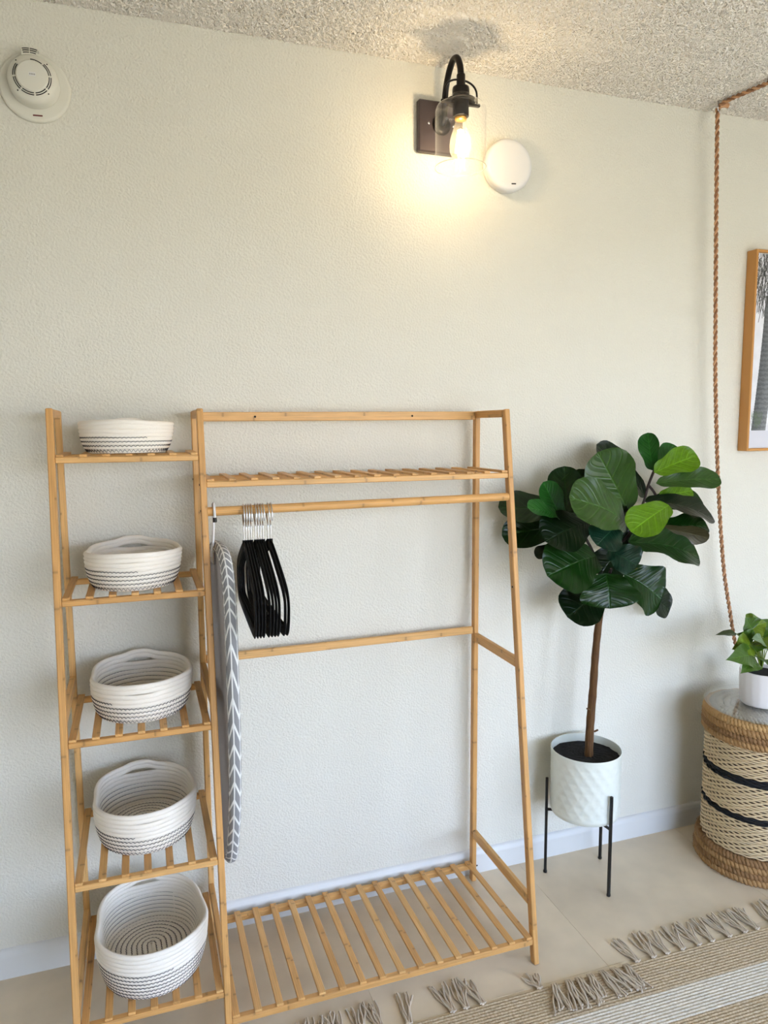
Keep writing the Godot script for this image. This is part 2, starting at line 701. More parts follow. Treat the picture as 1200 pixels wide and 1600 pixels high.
func garment_rack() -> void:
	var t := thing("garment_rack", "light bamboo clothes rack with ladder shelves and a hanging rail", "clothes rack", V(0.387, 0, 0.2))
	var frames := [-0.1873 + TX / 2, 0.1512 - TX / 2, 0.9616 - TX / 2]
	var H := 1.4815
	var fwd := V(0, -0.13777, -1.0).normalized()
	for x in frames:
		var back := 0.0112   # half the depth of a leaning leg
		bar("front_leg", V(x, 0.0, leg_z(0) - back), V(x, H, leg_z(H) - back), TX, 0.0225, bamboo(), t, V(0, 0, 1))
		bar("back_post", V(x, 0.0, 0.0385), V(x, H - 0.001, 0.0385), TX, 0.021, bamboo(), t, V(0, 0, 1))
		bar("top_bar", V(x, H - 0.0105, 0.0495), V(x, H - 0.0105, leg_z(H) - 0.022), TX - 0.001, 0.0205, bamboo(), t)
		for y in [0.7985, 0.162]:
			bar("side_bar", V(x, y, 0.0495), V(x, y, leg_z(y) - 0.0225), TX - 0.001, 0.027, bamboo(), t)
	# rails between the middle and the right frame
	bar("back_rail", V(0.1515, 1.466, 0.0385), V(0.9465, 1.468, 0.0385), 0.013, 0.024, bamboo(), t)
	bar("back_rail", V(0.1515, 0.8165, 0.0385), V(0.9465, 0.8195, 0.0385), 0.013, 0.0215, bamboo(), t)
	var rod := MB.new()
	var path := PackedVector3Array()
	for k in 9:
		path.append(V(lerpf(0.1515, 0.9465, k / 8.0), lerpf(1.2405, 1.2465, k / 8.0), 0.2475))
	rod.tube(path, 0.0108, 16, false, true, Vector2(0.8, 0.8))
	part("hanging_rod", rod.done(), mats["bamboo_0"], t)
	# five shelves on the left
	var y_under := [1.361, 1.0465, 0.7365, 0.4255, 0.1213]
	for k in 5:
		var y: float = y_under[k]
		shelf(t, frames[0] + TX / 2, frames[1] - TX / 2, y, y + 0.0135, 7, 0.0165, y)
	# two on the right
	shelf(t, frames[1] + TX / 2, frames[2] - TX / 2, 1.2975, 1.3115, 16, 0.0175, 1.2975)
	shelf(t, frames[1] + TX / 2, frames[2] - TX / 2, 0.0535, 0.0695, 16, 0.0175, 0.041)
	# screws
	var sm := MB.new()
	sm.lathe([[0.0, 0.0012], [0.0022, 0.001], [0.003, 0.0], [0.003, -0.002]], 10, Transform3D(), -1.0)
	var screw := sm.done()
	var face := Basis(V(1, 0, 0), PI / 2)
	for q in [V(0.301, 1.466, 0.0452), V(0.748, 1.4675, 0.0452)]:
		part("screw", screw, mats["dark_slot"], t, Transform3D(face, q))
	var side := Basis(V(0, 0, 1), PI / 2)
	for q in [V(0.1359, 1.304, 0.0385), V(0.1359, 1.304, leg_z(1.304) - 0.011), V(0.1359, 1.243, leg_z(1.243) - 0.011), V(0.9463, 1.004, leg_z(1.004) - 0.011)]:
		part("screw", screw, mats["dark_slot"], t, Transform3D(side, q))
	var pin := MB.new()
	pin.tube(PackedVector3Array([V(0.961, 0.045, 0.0385), V(0.970, 0.045, 0.0385)]), 0.0022, 8)
	part("screw", pin.done(), mats["black_metal"], t)


# two long beams with slats laid across them
func shelf(t: Node3D, xa: float, xb: float, y0: float, y1: float, count: int, wide: float, y_back: float) -> void:
	var zf := leg_z(y0) - 0.011
	var zb := 0.0385
	var h := y1 - y0
	var s: MeshInstance3D = null
	for q in [[y0, zf, "shelf"], [y_back, zb, "rear_beam"]]:
		var mb := MB.new()
		mb.box(V(xb - xa, h, 0.017), Transform3D(Basis(), V((xa + xb) / 2.0, q[0] + h / 2.0, q[1])), 0.0018, Vector2(rng.randf() * 3.0, rng.randf()))
		var o := part(q[2], mb.done(), bamboo(), t if s == null else s)
		s = o if s == null else s
	var dy := y0 - y_back
	var za := zb - 0.0085
	var ze := zf + 0.0065
	var ln := sqrt(pow(ze - za, 2.0) + dy * dy)
	var meshes := []
	for k in 3:
		var sl := MB.new()
		sl.box(V(wide, 0.0062, ln), Transform3D(), 0.0012, Vector2(rng.randf() * 3.0, rng.randf()))
		meshes.append(sl.done())
	for k in count:
		var x := lerpf(xa + wide / 2.0 + 0.001, xb - wide / 2.0 - 0.001, k / (count - 1.0))
		var f := frame_between(V(x, y_back + h + 0.0029, za), V(x, y0 + h + 0.0029, ze))
		part("slat", meshes[k % 3], bamboo(), s, f)


# ------------------------------------------------------------------ wall lamp
func sconce() -> void:
	var x := 0.846
	var t := thing("wall_sconce", "black gooseneck wall lamp with a clear glass jar shade and a lit bulb", "wall lamp", V(x, 2.268, 0.0))
	var zl := 0.15
	var m: Material = mats["bronze"]
	var b := MB.new()
	b.box(V(0.134, 0.138, 0.021), Transform3D(Basis(), V(x, 2.268, 0.0106)), 0.0035)
	var pl := part("backplate", b.done(), mats["bronze_plate"], t)
	var sc := MB.new()
	sc.lathe([[0.0, 0.002], [0.0028, 0.0015], [0.0038, 0.0]], 12, Transform3D(), -1.0)
	for sx in [-0.037, 0.037]:
		part("screw", sc.done(), mats["steel"], pl, Transform3D(Basis(V(1, 0, 0), PI / 2), V(x + sx, 2.275, 0.0212)))
	var a := MB.new()
	a.tube(smooth_path([V(x, 2.272, 0.018), V(x, 2.275, 0.032), V(x, 2.290, 0.041), V(x, 2.322, 0.0445), V(x, 2.360, 0.054), V(x, 2.391, 0.074), V(x, 2.408, 0.100), V(x, 2.402, 0.126), V(x, 2.376, 0.144), V(x, 2.345, 0.150), V(x, 2.305, zl)]), 0.0085, 14)
	a.lathe([[0.0, 0.0], [0.026, 0.0], [0.026, 0.007], [0.017, 0.012], [0.0, 0.013]], 24, Transform3D(Basis(V(1, 0, 0), PI / 2), V(x, 2.272, 0.021)))
	part("arm", a.done(), m, t)
	var up := Transform3D(Basis(), V(x, 0, zl))
	var so := MB.new()
	so.lathe([[0.0, 2.352], [0.0105, 2.352], [0.0115, 2.349], [0.0115, 2.322], [0.0215, 2.319], [0.0225, 2.314], [0.0225, 2.302], [0.021, 2.300], [0.021, 2.262], [0.0215, 2.260], [0.0215, 2.247], [0.019, 2.245], [0.0, 2.245]], 28, up, -1.0)
	so.lathe([[0.021, 2.2865], [0.040, 2.2865], [0.041, 2.285], [0.040, 2.2835], [0.021, 2.2835]], 28, up, -1.0)
	part("socket", so.done(), m, t)
	var yk := MB.new()
	var arch := []
	for k in 15:
		var an := PI * k / 14.0
		arch.append(V(x + cos(an) * 0.047, 2.292 + pow(sin(an), 0.6) * 0.046, zl))
	arch.push_front(V(x + 0.047, 2.280, zl))
	arch.append(V(x - 0.047, 2.280, zl))
	yk.tube(smooth_path(arch, 3), 0.0026, 8)
	yk.box(V(0.108, 0.006, 0.011), Transform3D(Basis(), V(x, 2.2795, zl)), 0.001)
	for s in [-1.0, 1.0]:
		yk.sphere(V(x + s * 0.052, 2.2805, zl), Vector3.ONE * 0.0048)
	part("yoke", yk.done(), m, t)
	var g := MB.new()
	var prof := [[0.0235, 2.300], [0.0255, 2.300], [0.0265, 2.296], [0.0265, 2.286], [0.029, 2.282], [0.052, 2.278], [0.061, 2.274], [0.0665, 2.266], [0.068, 2.256], [0.068, 2.119]]
	var inner := []
	for q in prof:
		inner.append([q[0] - 0.0022, q[1] - 0.002])
	inner[0][0] = 0.0225
	g.lathe(prof, 48, up, -1.0)
	part("glass_shade", g.done(), mats["clear_glass"], t)
	var rim := MB.new()
	var ring := PackedVector3Array()
	for k in 48:
		ring.append(V(x + 0.0675 * cos(TAU * k / 48), 2.119, zl + 0.0675 * sin(TAU * k / 48)))
	rim.tube(ring, 0.0012, 6, true)
	part("shade_rim", rim.done(), mats["rim_glass"], t)
	# bulb: clear pear glass with long glowing filaments
	var bl := MB.new()
	bl.lathe([[0.013, 2.246], [0.014, 2.236], [0.0175, 2.222], [0.023, 2.206], [0.0275, 2.19], [0.0295, 2.175], [0.0285, 2.161], [0.024, 2.150], [0.016, 2.142], [0.006, 2.138], [0.0, 2.1375]], 28, up, -1.0)
	var bulb := part("bulb", bl.done(), mats["bulb_glass"], t)
	var fi := MB.new()
	for k in 4:
		var an := TAU * k / 4.0 + 0.4
		fi.tube(PackedVector3Array([V(x + cos(an) * 0.005, 2.213, zl + sin(an) * 0.005), V(x + cos(an) * 0.0125, 2.156, zl + sin(an) * 0.0125)]), 0.0030, 8)
	part("filament", fi.done(), mats["filament_glow"], bulb)
	var ca := MB.new()
	ca.lathe([[0.0, 2.250], [0.0155, 2.250], [0.0155, 2.238], [0.0, 2.237]], 20, up, -1.0)
	part("bulb_cap", ca.done(), mats["brass"], t)
	var li := OmniLight3D.new()
	li.name = "sconce_light"
	t.add_child(li)
	li.position = V(0, 2.184 - 2.268, zl)
	li.light_color = Color(1.0, 0.90, 0.73)
	li.light_energy = 0.02
	li.light_size = 0.012
	li.omni_range = 8.0
	li.omni_attenuation = 2.0
	li.shadow_enabled = true


# ------------------------------------------------------------------ round alarms on the wall
func detectors() -> void:
	var flat := func(x: float, y: float, z: float) -> Transform3D:
		return Transform3D(Basis(V(1, 0, 0), PI / 2), V(x, y, z))
	# right: a plain white disc
	var t := thing("smoke_alarm", "plain white round alarm on the wall just right of the lamp", "smoke alarm", V(1.057, 2.187, 0.0))
	var mb := MB.new()
	mb.lathe([[0.0, 0.0], [0.071, 0.0], [0.072, 0.004], [0.072, 0.012], [0.070, 0.014]], 56, flat.call(1.057, 2.187, 0.0))
	part("base", mb.done(), mats["white_plastic"], t)
	mb = MB.new()
	mb.lathe([[0.070, 0.0135], [0.0735, 0.015], [0.0735, 0.026], [0.071, 0.032], [0.065, 0.0355], [0.056, 0.0365], [0.03, 0.0372], [0.0, 0.0375]], 56, flat.call(1.057, 2.187, 0.0))
	part("cover", mb.done(), mats["white_plastic"], t)
	mb = MB.new()
	mb.box(V(0.015, 0.0035, 0.0015), Transform3D(Basis(V(0, 0, 1), 0.08), V(1.068, 2.134, 0.0362)), 0.0005)
	part("slot", mb.done(), mats["dark_slot"], t)
	mb = MB.new()
	for k in 4:
		mb.box(V([0.003, 0.004, 0.0025, 0.004][k], 0.0035, 0.0012), Transform3D(Basis(V(0, 0, 1), 0.1), V(1.107 - 0.001 * (k % 2), 2.186 - 0.0065 * k, 0.0358)), 0.0004)
	part("marking", mb.done(), mats["grey_print"], t)

	# left: a detector head on a wide plate
	var cx := -0.19
	var cy := 2.239
	t = thing("smoke_detector", "ivory smoke detector with dark vent slots on a wide round plate", "smoke detector", V(cx, cy, 0.0))
	var iv: Material = mats["ivory_plastic"]
	mb = MB.new()
	mb.lathe([[0.0, 0.0], [0.078, 0.0], [0.0785, 0.003], [0.077, 0.008], [0.072, 0.011], [0.0, 0.0115]], 60, flat.call(cx, cy, 0.0))
	part("plate", mb.done(), iv, t)
	mb = MB.new()
	mb.lathe([[0.0545, 0.011], [0.0555, 0.013], [0.0550, 0.034], [0.0525, 0.043], [0.047, 0.049], [0.041, 0.052], [0.0405, 0.054], [0.036, 0.0555], [0.034, 0.0565], [0.0335, 0.0585], [0.031, 0.0605], [0.0, 0.061]], 60, flat.call(cx, cy + 0.004, 0.0))
	var head := part("head", mb.done(), iv, t)
	# two rings of slots round the raised cap
	for q in [[0.0362, 0.0557], [0.0400, 0.0540]]:
		for k in 8:
			if k == 2 or (k == 1 and q[0] > 0.038):
				continue
			var pts := PackedVector3Array()
			for s in 9:
				var an: float = TAU * (k + 0.06 + 0.88 * s / 8.0) / 8.0 + 0.1
				pts.append(V(cx + cos(an) * q[0], cy + 0.004 + sin(an) * q[0], q[1]))
			var sl := MB.new()
			sl.tube(pts, 0.0011, 6)
			part("vent_slot", sl.done(), mats["dark_slot"], head)
	# louvred hood over the top of the head
	var hood := MB.new()
	var hr := []
	for q in [[0.050, 0.012], [0.052, 0.036], [0.056, 0.041], [0.0665, 0.038], [0.0705, 0.030], [0.0715, 0.012]]:
		var row := PackedVector3Array()
		for j in 13:
			var an: float = PI / 2 + lerpf(-0.27, 0.27, j / 12.0) * 0.056 / q[0] * 1.15
			row.append(V(cx - 0.004 + cos(an) * q[0], cy + 0.004 + sin(an) * q[0], q[1]))
		hr.append(row)
	hood.grid(hr, -1.0)
	part("hood", hood.done(), iv, head)
	for k in 3:
		for s in [-1.0, 1.0]:
			var pts := PackedVector3Array()
			for j in 7:
				var an: float = PI / 2 + s * (0.015 + 0.225 * j / 6.0)
				var rr: float = [0.0572, 0.0622, 0.0672][k]
				pts.append(V(cx - 0.004 + cos(an) * rr, cy + 0.004 + sin(an) * rr, [0.0408, 0.0397, 0.0379][k]))
			var sl := MB.new()
			sl.tube(pts, 0.0011, 6)
			part("vent_slot", sl.done(), mats["dark_slot"], head)
	for an in [0.785, 2.356, 3.927, 5.498]:
		var dot := MB.new()
		dot.sphere(V(cx + cos(an) * 0.0455, cy + 0.004 + sin(an) * 0.0455, 0.0495), V(0.0018, 0.0018, 0.001), 5, 8)
		part("pinhole", dot.done(), mats["dark_slot"], head)
	mb = MB.new()
	mb.box(V(0.014, 0.008, 0.0008), Transform3D(Basis(), V(cx + 0.001, cy + 0.006, 0.0612)), 0.0002)
	var lab := part("label_plate", mb.done(), mats["white_plastic"], head)
	mb = MB.new()
	for k in 4:
		mb.box(V(0.0022, 0.0035, 0.0004), Transform3D(Basis(), V(cx - 0.0038 + 0.0032 * k, cy + 0.006, 0.0617)), 0.0001)
	part("marking", mb.done(), mats["grey_print"], lab)
	mb = MB.new()
	mb.box(V(0.021, 0.0032, 0.0012), Transform3D(Basis(V(0, 0, 1), 0.04), V(cx + 0.003, cy - 0.0645, 0.0115)), 0.0004)
	part("red_marking", mb.done(), mats["red_print"], t)


# ------------------------------------------------------------------ woven side table
func rope_ring(mb: MB, c: Vector3, r: float, thick: float, twists: int) -> void:
	# two strands twisted round each other and bent to a ring
	for s in 2:
		var pts := PackedVector3Array()
		var n := twists * 6
		for k in n:
			var an := TAU * k / n
			var ph := TAU * twists * k / n + PI * s
			var wob := 1.0 + 0.15 * sin(k * 1.7 + s)
			pts.append(c + V(cos(an), 0, sin(an)) * (r + cos(ph) * thick * 0.55 * wob) + V(0, sin(ph) * thick * 0.55 * wob, 0))
		mb.tube(pts, thick * 0.62, 6, true)


func side_table() -> void:
	var c := V(1.894, 0, 0.237)
	var t := thing("side_table", "round woven seagrass side table with two black stripes and a glass top", "side table", c)
	var core := MB.new()
	core.lathe([[0.0, 0.004], [0.164, 0.004], [0.157, 0.07], [0.157, 0.44], [0.158, 0.512], [0.0, 0.512]], 40, Transform3D(Basis(), c))
	part("core", core.done(), mats["wicker_dark"], t)
	for q in [["bottom_braid", [[0.012, 0.174], [0.031, 0.173], [0.050, 0.171], [0.069, 0.169]]], ["top_braid", [[0.448, 0.165], [0.468, 0.165], [0.488, 0.165], [0.508, 0.162]]]]:
		for k in 4:
			var mb := MB.new()
			var r: Array = q[1][k]
			rope_ring(mb, c + V(0, r[0], 0), r[1], 0.0128, 44 + 3 * (k % 2))
			part(q[0], mb.done(), mats[["seagrass", "seagrass_dark", "seagrass_light"][[0, 1, 0, 2][k] if q[0] == "top_braid" else [0, 1, 0, 1][k]]], t)
	# cream wicker rows, woven in and out of the stakes
	var cream := MB.new()
	var black := [MB.new(), MB.new()]
	var y := 0.085
	var row := 0
	var stakes := 56
	while y < 0.438:
		var which := -1
		if row in [18, 19, 20]:
			which = 0
		elif row in [37, 38, 39, 40]:
			which = 1
		var pts := PackedVector3Array()
		var n := stakes * 3
		for k in n:
			var an := TAU * k / n
			var wave := cos(PI * stakes * k / n + PI * (row % 2)) * 0.0024
			pts.append(c + V(cos(an), 0, sin(an)) * (0.163 + wave) + V(0, y + 0.0012 * sin(k * 0.9 + row * 2.1), 0))
		var target: MB = cream if which < 0 else black[which]
		target.tube(pts, 0.0028 if which < 0 else 0.0036, 5, true)
		y += 0.0063
		row += 1
	part("wicker_body", cream.done(), mats["wicker_cream"], t)
	part("black_stripe", black[0].done(), mats["wicker_black"], t)
	part("black_stripe", black[1].done(), mats["wicker_black"], t)
	# the lid under the glass: coils of seagrass
	var lid := MB.new()
	for k in 7:
		rope_ring(lid, c + V(0, 0.515, 0), 0.018 + 0.0215 * k, 0.011, 4 + 6 * k)
	part("lid", lid.done(), mats["lid_grey"], t)
	var gl := MB.new()
	gl.lathe([[0.0, 0.527], [0.171, 0.527], [0.1725, 0.5285], [0.1725, 0.5325], [0.171, 0.534], [0.0, 0.534]], 64, Transform3D(Basis(), c))
	part("glass_top", gl.done(), mats["table_glass"], t)


# ------------------------------------------------------------------ leaves
func outline(u: float, kind: int) -> float:
	var keys: Array
	if kind == 0:   # fiddle: narrow waist, broad rounded end
		keys = [[0.0, 0.05], [0.06, 0.42], [0.16, 0.58], [0.30, 0.66], [0.48, 0.86], [0.66, 1.0], [0.82, 0.95], [0.94, 0.66], [0.985, 0.33], [1.0, 0.02]]
	else:           # heart: broad near the stalk, pointed end
		keys = [[0.0, 0.30], [0.05, 0.74], [0.15, 0.96], [0.28, 1.0], [0.45, 0.88], [0.65, 0.60], [0.82, 0.30], [0.94, 0.08], [1.0, 0.0]]
	for k in keys.size() - 1:
		if u <= keys[k + 1][0]:
			var a: float = keys[maxi(k - 1, 0)][1]
			var b: float = keys[mini(k + 2, keys.size() - 1)][1]
			return maxf(0.0, cubic_interpolate(keys[k][1], keys[k + 1][1], a, b, (u - keys[k][0]) / (keys[k + 1][0] - keys[k][0])))
	return 0.0


func leaf_mesh(base: Vector3, tip: Vector3, width: float, facing: Vector3, droop: float, cup: float, kind: int) -> ArrayMesh:
	var d := tip - base
	var ln := d.length()
	d /= ln
	var nn := (facing - d * facing.dot(d)).normalized()
	var side := d.cross(nn)
	var nu := 22
	var nv := 10
	var phase := rng.randf() * TAU
	var rows := []
	for i in nu + 1:
		var u := 0.5 - 0.5 * cos(PI * i / nu)
		var w := outline(u, kind) * width / 2.0
		var row := PackedVector3Array()
		for j in nv + 1:
			var a := 2.0 * j / nv - 1.0
			var lift := sin(u * PI) * droop * ln * 0.55 + cup * w * a * a * 0.9
			lift += sin(u * 15.0 + phase + (1.5 if a > 0.0 else 0.0)) * a * a * w * 0.09
			lift -= 0.07 * w * (1.0 - a * a) * (1.0 - absf(a))
			row.append(base + d * (u * ln) + side * (a * w) + nn * lift)
		rows.append(row)
	var mb := MB.new()
	mb.grid(rows, -1.0)
	for k in mb.uv.size():
		mb.uv[k].x = 0.5 - 0.5 * cos(PI * mb.uv[k].x)
	return mb.done()


func fig_leaf(t: Node3D, base: Vector3, tip: Vector3, width: float, facing: Vector3, tone: String, droop: float, cup: float) -> void:
	part("leaf", leaf_mesh(base, tip, width, facing, droop, cup, 0), mats["fig_leaf_" + tone], t)


func fig_and_stand() -> void:
	var c := V(1.299, 0, 0.132)
	# stand: three slim legs on a ring with a cross under the pot
	var s := thing("plant_stand", "black metal three-legged stand holding the white pot of the tall leafy tree", "plant stand", c)
	for q in [V(1.1922, 0, 0.0798), V(1.3119, 0, 0.2500), V(1.4035, 0, 0.0768)]:
		var out: Vector3 = (q - c).normalized()
		var mb := MB.new()
		mb.box(V(0.0085, 0.322, 0.0085), Transform3D(Basis(Vector3.UP, atan2(out.x, out.z)), c + out * 0.1185 + V(0, 0.161, 0)), 0.001)
		var leg := part("leg", mb.done(), mats["black_metal"], s)
		var foot := MB.new()
		foot.lathe([[0.0, 0.0], [0.0062, 0.0], [0.0062, 0.006], [0.005, 0.008]], 10, Transform3D(Basis(), c + out * 0.1185))
		part("foot", foot.done(), mats["black_metal"], leg)
	var cross := MB.new()
	for q in [V(1.1922, 0, 0.0798), V(1.3119, 0, 0.2500), V(1.4035, 0, 0.0768)]:
		var out: Vector3 = (q - c).normalized()
		cross.box(V(0.007, 0.007, 0.118), Transform3D(Basis(Vector3.UP, atan2(out.x, out.z)), c + out * 0.059 + V(0, 0.2155, 0)), 0.001)
	part("cross_bar", cross.done(), mats["black_metal"], s)
	# pot with dimpled facets
	var p := thing("planter", "round white planter with dimpled facets on a black three-legged stand", "plant pot", c + V(0, 0.22, 0))
	var rows := []
	var prof := []
	for k in 49:
		prof.append(0.232 + 0.188 * k / 48.0)
	rows.append(ring_row(c, 0.0, 0.2195, 96))
	rows.append(ring_row(c, 0.098, 0.2195, 96))
	rows.append(ring_row(c, 0.1045, 0.2225, 96))
	for y in prof:
		var row := PackedVector3Array()
		var v: float = (y - 0.232) / 0.188 * 8.0
		for j in 96:
			var an := TAU * j / 96.0
			var u := an / TAU * 20.0
			# diamonds: each one dished a little
			var p1 := absf(fposmod(u + v * 0.5, 1.0) - 0.5)
			var p2 := absf(fposmod(u - v * 0.5, 1.0) - 0.5)
			var fade := smoothstep(0.0, 0.6, v) * smoothstep(8.0, 7.2, v)
			var r := 0.108 - 0.0030 * fade * (1.0 - maxf(p1, p2) * 2.0)
			row.append(c + V(r * cos(an), y, r * sin(an)))
		rows.append(row)
	for q in [[0.1085, 0.4225], [0.1085, 0.4275], [0.107, 0.429], [0.1055, 0.4275], [0.105, 0.395], [0.104, 0.35]]:
		rows.append(ring_row(c, q[0], q[1], 96))
	var mb := MB.new()
	mb.grid(rows, 1.0, false, true)
	part("body", mb.done(), mats["glazed_white"], p)
	mb = MB.new()
	var f := FastNoiseLite.new()
	f.seed = 3
	f.frequency = 90.0
	rows = []
	for i in 19:
		var r := 0.1045 * i / 18.0
		var row := PackedVector3Array()
		for j in 60:
			var an := TAU * j / 60.0
			var q := c + V(r * cos(an), 0, r * sin(an))
			row.append(q + V(0, 0.4035 + 0.004 * f.get_noise_2d(q.x, q.z), 0))
		rows.append(row)
	mb.grid(rows, -1.0, false, true)
	part("soil", mb.done(), mats["soil"], p)
	# the tree
	var t := thing("fig_tree", "fiddle-leaf fig tree with a slim bare trunk and a round head of glossy leaves", "potted tree", V(1.306, 0.40, 0.137))
	mb = MB.new()
	var path := smooth_path([V(1.306, 0.395, 0.137), V(1.311, 0.50, 0.133), V(1.319, 0.62, 0.132), V(1.326, 0.74, 0.130), V(1.337, 0.868, 0.132), V(1.350, 0.97, 0.134), V(1.372, 1.066, 0.137), V(1.392, 1.13, 0.140)], 5)
	var rad := []
	for k in path.size():
		var u := float(k) / (path.size() - 1)
		rad.append(lerpf(0.0135, 0.0085, u) + 0.0006 * sin(k * 2.3))
	mb.tube(path, rad, 14, false, true, Vector2(3, 1))
	for q in [[V(1.303, 0.555, 0.139), V(-1, 0.5, 0.3)], [V(1.322, 0.48, 0.139), V(1, 0.5, 0.3)]]:
		mb.tube(PackedVector3Array([q[0], q[0] + q[1] * 0.012]), 0.003, 6)
	part("trunk", mb.done(), mats["bark"], t)
	var twigs := [
		[V(1.372, 1.06, 0.137), V(1.4266, 1.10, 0.14), V(1.474, 1.19, 0.14), V(1.498, 1.252, 0.135), V(1.522, 1.297, 0.13)],
		[V(1.35, 0.97, 0.134), V(1.29, 1.07, 0.14), V(1.24, 1.15, 0.13), V(1.20, 1.18, 0.14)],
		[V(1.36, 1.02, 0.135), V(1.42, 1.07, 0.15), V(1.52, 1.12, 0.15)],
		[V(1.345, 0.93, 0.134), V(1.32, 0.98, 0.19), V(1.30, 1.02, 0.23)],
		[V(1.385, 1.11, 0.14), V(1.385, 1.15, 0.17), V(1.40, 1.18, 0.17)],
		[V(1.345, 0.94, 0.134), V(1.39, 0.98, 0.16)],
		[V(1.34, 0.90, 0.133), V(1.325, 0.925, 0.15)],
		[V(1.498, 1.252, 0.135), V(1.53, 1.23, 0.12), V(1.56, 1.21, 0.10)],
	]
	for q in twigs:
		mb = MB.new()
		mb.tube(smooth_path(q, 4), 0.0042, 7)
		part("twig", mb.done(), mats["twig"], t)
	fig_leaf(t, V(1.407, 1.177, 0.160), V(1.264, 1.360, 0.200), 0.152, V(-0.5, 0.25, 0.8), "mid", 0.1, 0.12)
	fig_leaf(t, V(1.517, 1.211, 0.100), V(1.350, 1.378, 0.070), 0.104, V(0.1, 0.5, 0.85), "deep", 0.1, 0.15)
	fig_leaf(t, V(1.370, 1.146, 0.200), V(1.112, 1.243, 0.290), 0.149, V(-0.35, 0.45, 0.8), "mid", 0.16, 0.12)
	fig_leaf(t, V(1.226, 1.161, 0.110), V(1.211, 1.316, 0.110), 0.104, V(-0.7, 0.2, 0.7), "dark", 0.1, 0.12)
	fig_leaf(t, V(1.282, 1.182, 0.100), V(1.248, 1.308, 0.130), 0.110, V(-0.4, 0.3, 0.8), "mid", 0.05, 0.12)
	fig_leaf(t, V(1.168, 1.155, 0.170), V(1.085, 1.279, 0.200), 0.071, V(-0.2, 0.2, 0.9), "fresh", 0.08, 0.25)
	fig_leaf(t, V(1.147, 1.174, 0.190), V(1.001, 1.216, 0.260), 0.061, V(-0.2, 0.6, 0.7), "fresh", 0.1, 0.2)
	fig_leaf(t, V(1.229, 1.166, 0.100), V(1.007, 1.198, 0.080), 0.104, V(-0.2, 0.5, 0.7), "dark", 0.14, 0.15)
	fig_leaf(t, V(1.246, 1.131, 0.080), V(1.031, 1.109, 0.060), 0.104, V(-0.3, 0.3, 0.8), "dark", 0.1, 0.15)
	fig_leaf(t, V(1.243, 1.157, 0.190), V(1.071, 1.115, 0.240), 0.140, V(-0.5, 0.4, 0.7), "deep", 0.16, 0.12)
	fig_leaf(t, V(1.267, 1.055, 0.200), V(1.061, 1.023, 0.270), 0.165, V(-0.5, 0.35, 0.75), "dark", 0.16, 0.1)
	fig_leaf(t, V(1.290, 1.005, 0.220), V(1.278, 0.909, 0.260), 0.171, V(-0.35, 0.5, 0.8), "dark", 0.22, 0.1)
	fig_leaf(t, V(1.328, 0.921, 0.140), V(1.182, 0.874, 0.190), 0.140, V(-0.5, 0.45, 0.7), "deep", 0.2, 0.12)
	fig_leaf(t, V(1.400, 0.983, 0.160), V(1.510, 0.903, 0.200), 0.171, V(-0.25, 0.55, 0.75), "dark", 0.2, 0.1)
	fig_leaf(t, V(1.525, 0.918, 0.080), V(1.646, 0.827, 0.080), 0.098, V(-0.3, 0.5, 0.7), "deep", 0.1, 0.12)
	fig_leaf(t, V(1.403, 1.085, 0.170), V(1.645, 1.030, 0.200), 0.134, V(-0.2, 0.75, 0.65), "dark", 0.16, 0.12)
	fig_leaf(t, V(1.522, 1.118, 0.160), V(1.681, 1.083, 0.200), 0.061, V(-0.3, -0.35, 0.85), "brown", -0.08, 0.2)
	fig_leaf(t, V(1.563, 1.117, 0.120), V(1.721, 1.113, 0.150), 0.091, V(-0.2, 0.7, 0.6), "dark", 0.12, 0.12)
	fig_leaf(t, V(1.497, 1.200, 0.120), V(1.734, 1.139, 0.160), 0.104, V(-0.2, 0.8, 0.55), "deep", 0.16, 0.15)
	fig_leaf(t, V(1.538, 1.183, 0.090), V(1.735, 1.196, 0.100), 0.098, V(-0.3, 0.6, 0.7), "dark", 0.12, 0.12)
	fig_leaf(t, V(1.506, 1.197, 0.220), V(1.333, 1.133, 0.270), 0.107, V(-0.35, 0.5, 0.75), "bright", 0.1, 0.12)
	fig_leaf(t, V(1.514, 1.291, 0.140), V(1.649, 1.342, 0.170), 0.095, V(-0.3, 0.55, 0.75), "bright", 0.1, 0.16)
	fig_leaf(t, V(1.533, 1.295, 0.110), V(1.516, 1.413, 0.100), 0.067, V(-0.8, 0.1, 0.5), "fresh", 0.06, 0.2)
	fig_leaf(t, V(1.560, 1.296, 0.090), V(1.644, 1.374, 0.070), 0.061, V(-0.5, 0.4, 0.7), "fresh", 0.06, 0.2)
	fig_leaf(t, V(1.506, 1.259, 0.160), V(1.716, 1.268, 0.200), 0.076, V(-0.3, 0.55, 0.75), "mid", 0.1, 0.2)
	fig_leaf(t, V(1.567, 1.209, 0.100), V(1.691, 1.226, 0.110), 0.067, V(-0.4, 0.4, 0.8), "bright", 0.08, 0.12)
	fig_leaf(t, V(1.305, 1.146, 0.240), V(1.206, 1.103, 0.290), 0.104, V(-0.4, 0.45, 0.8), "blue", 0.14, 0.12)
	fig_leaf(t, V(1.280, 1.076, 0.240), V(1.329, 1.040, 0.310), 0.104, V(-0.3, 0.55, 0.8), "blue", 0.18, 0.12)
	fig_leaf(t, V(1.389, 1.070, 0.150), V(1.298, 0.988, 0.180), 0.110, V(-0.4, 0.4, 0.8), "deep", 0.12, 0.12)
	fig_leaf(t, V(1.380, 1.117, 0.120), V(1.487, 1.063, 0.140), 0.122, V(-0.3, 0.5, 0.8), "deep", 0.12, 0.12)
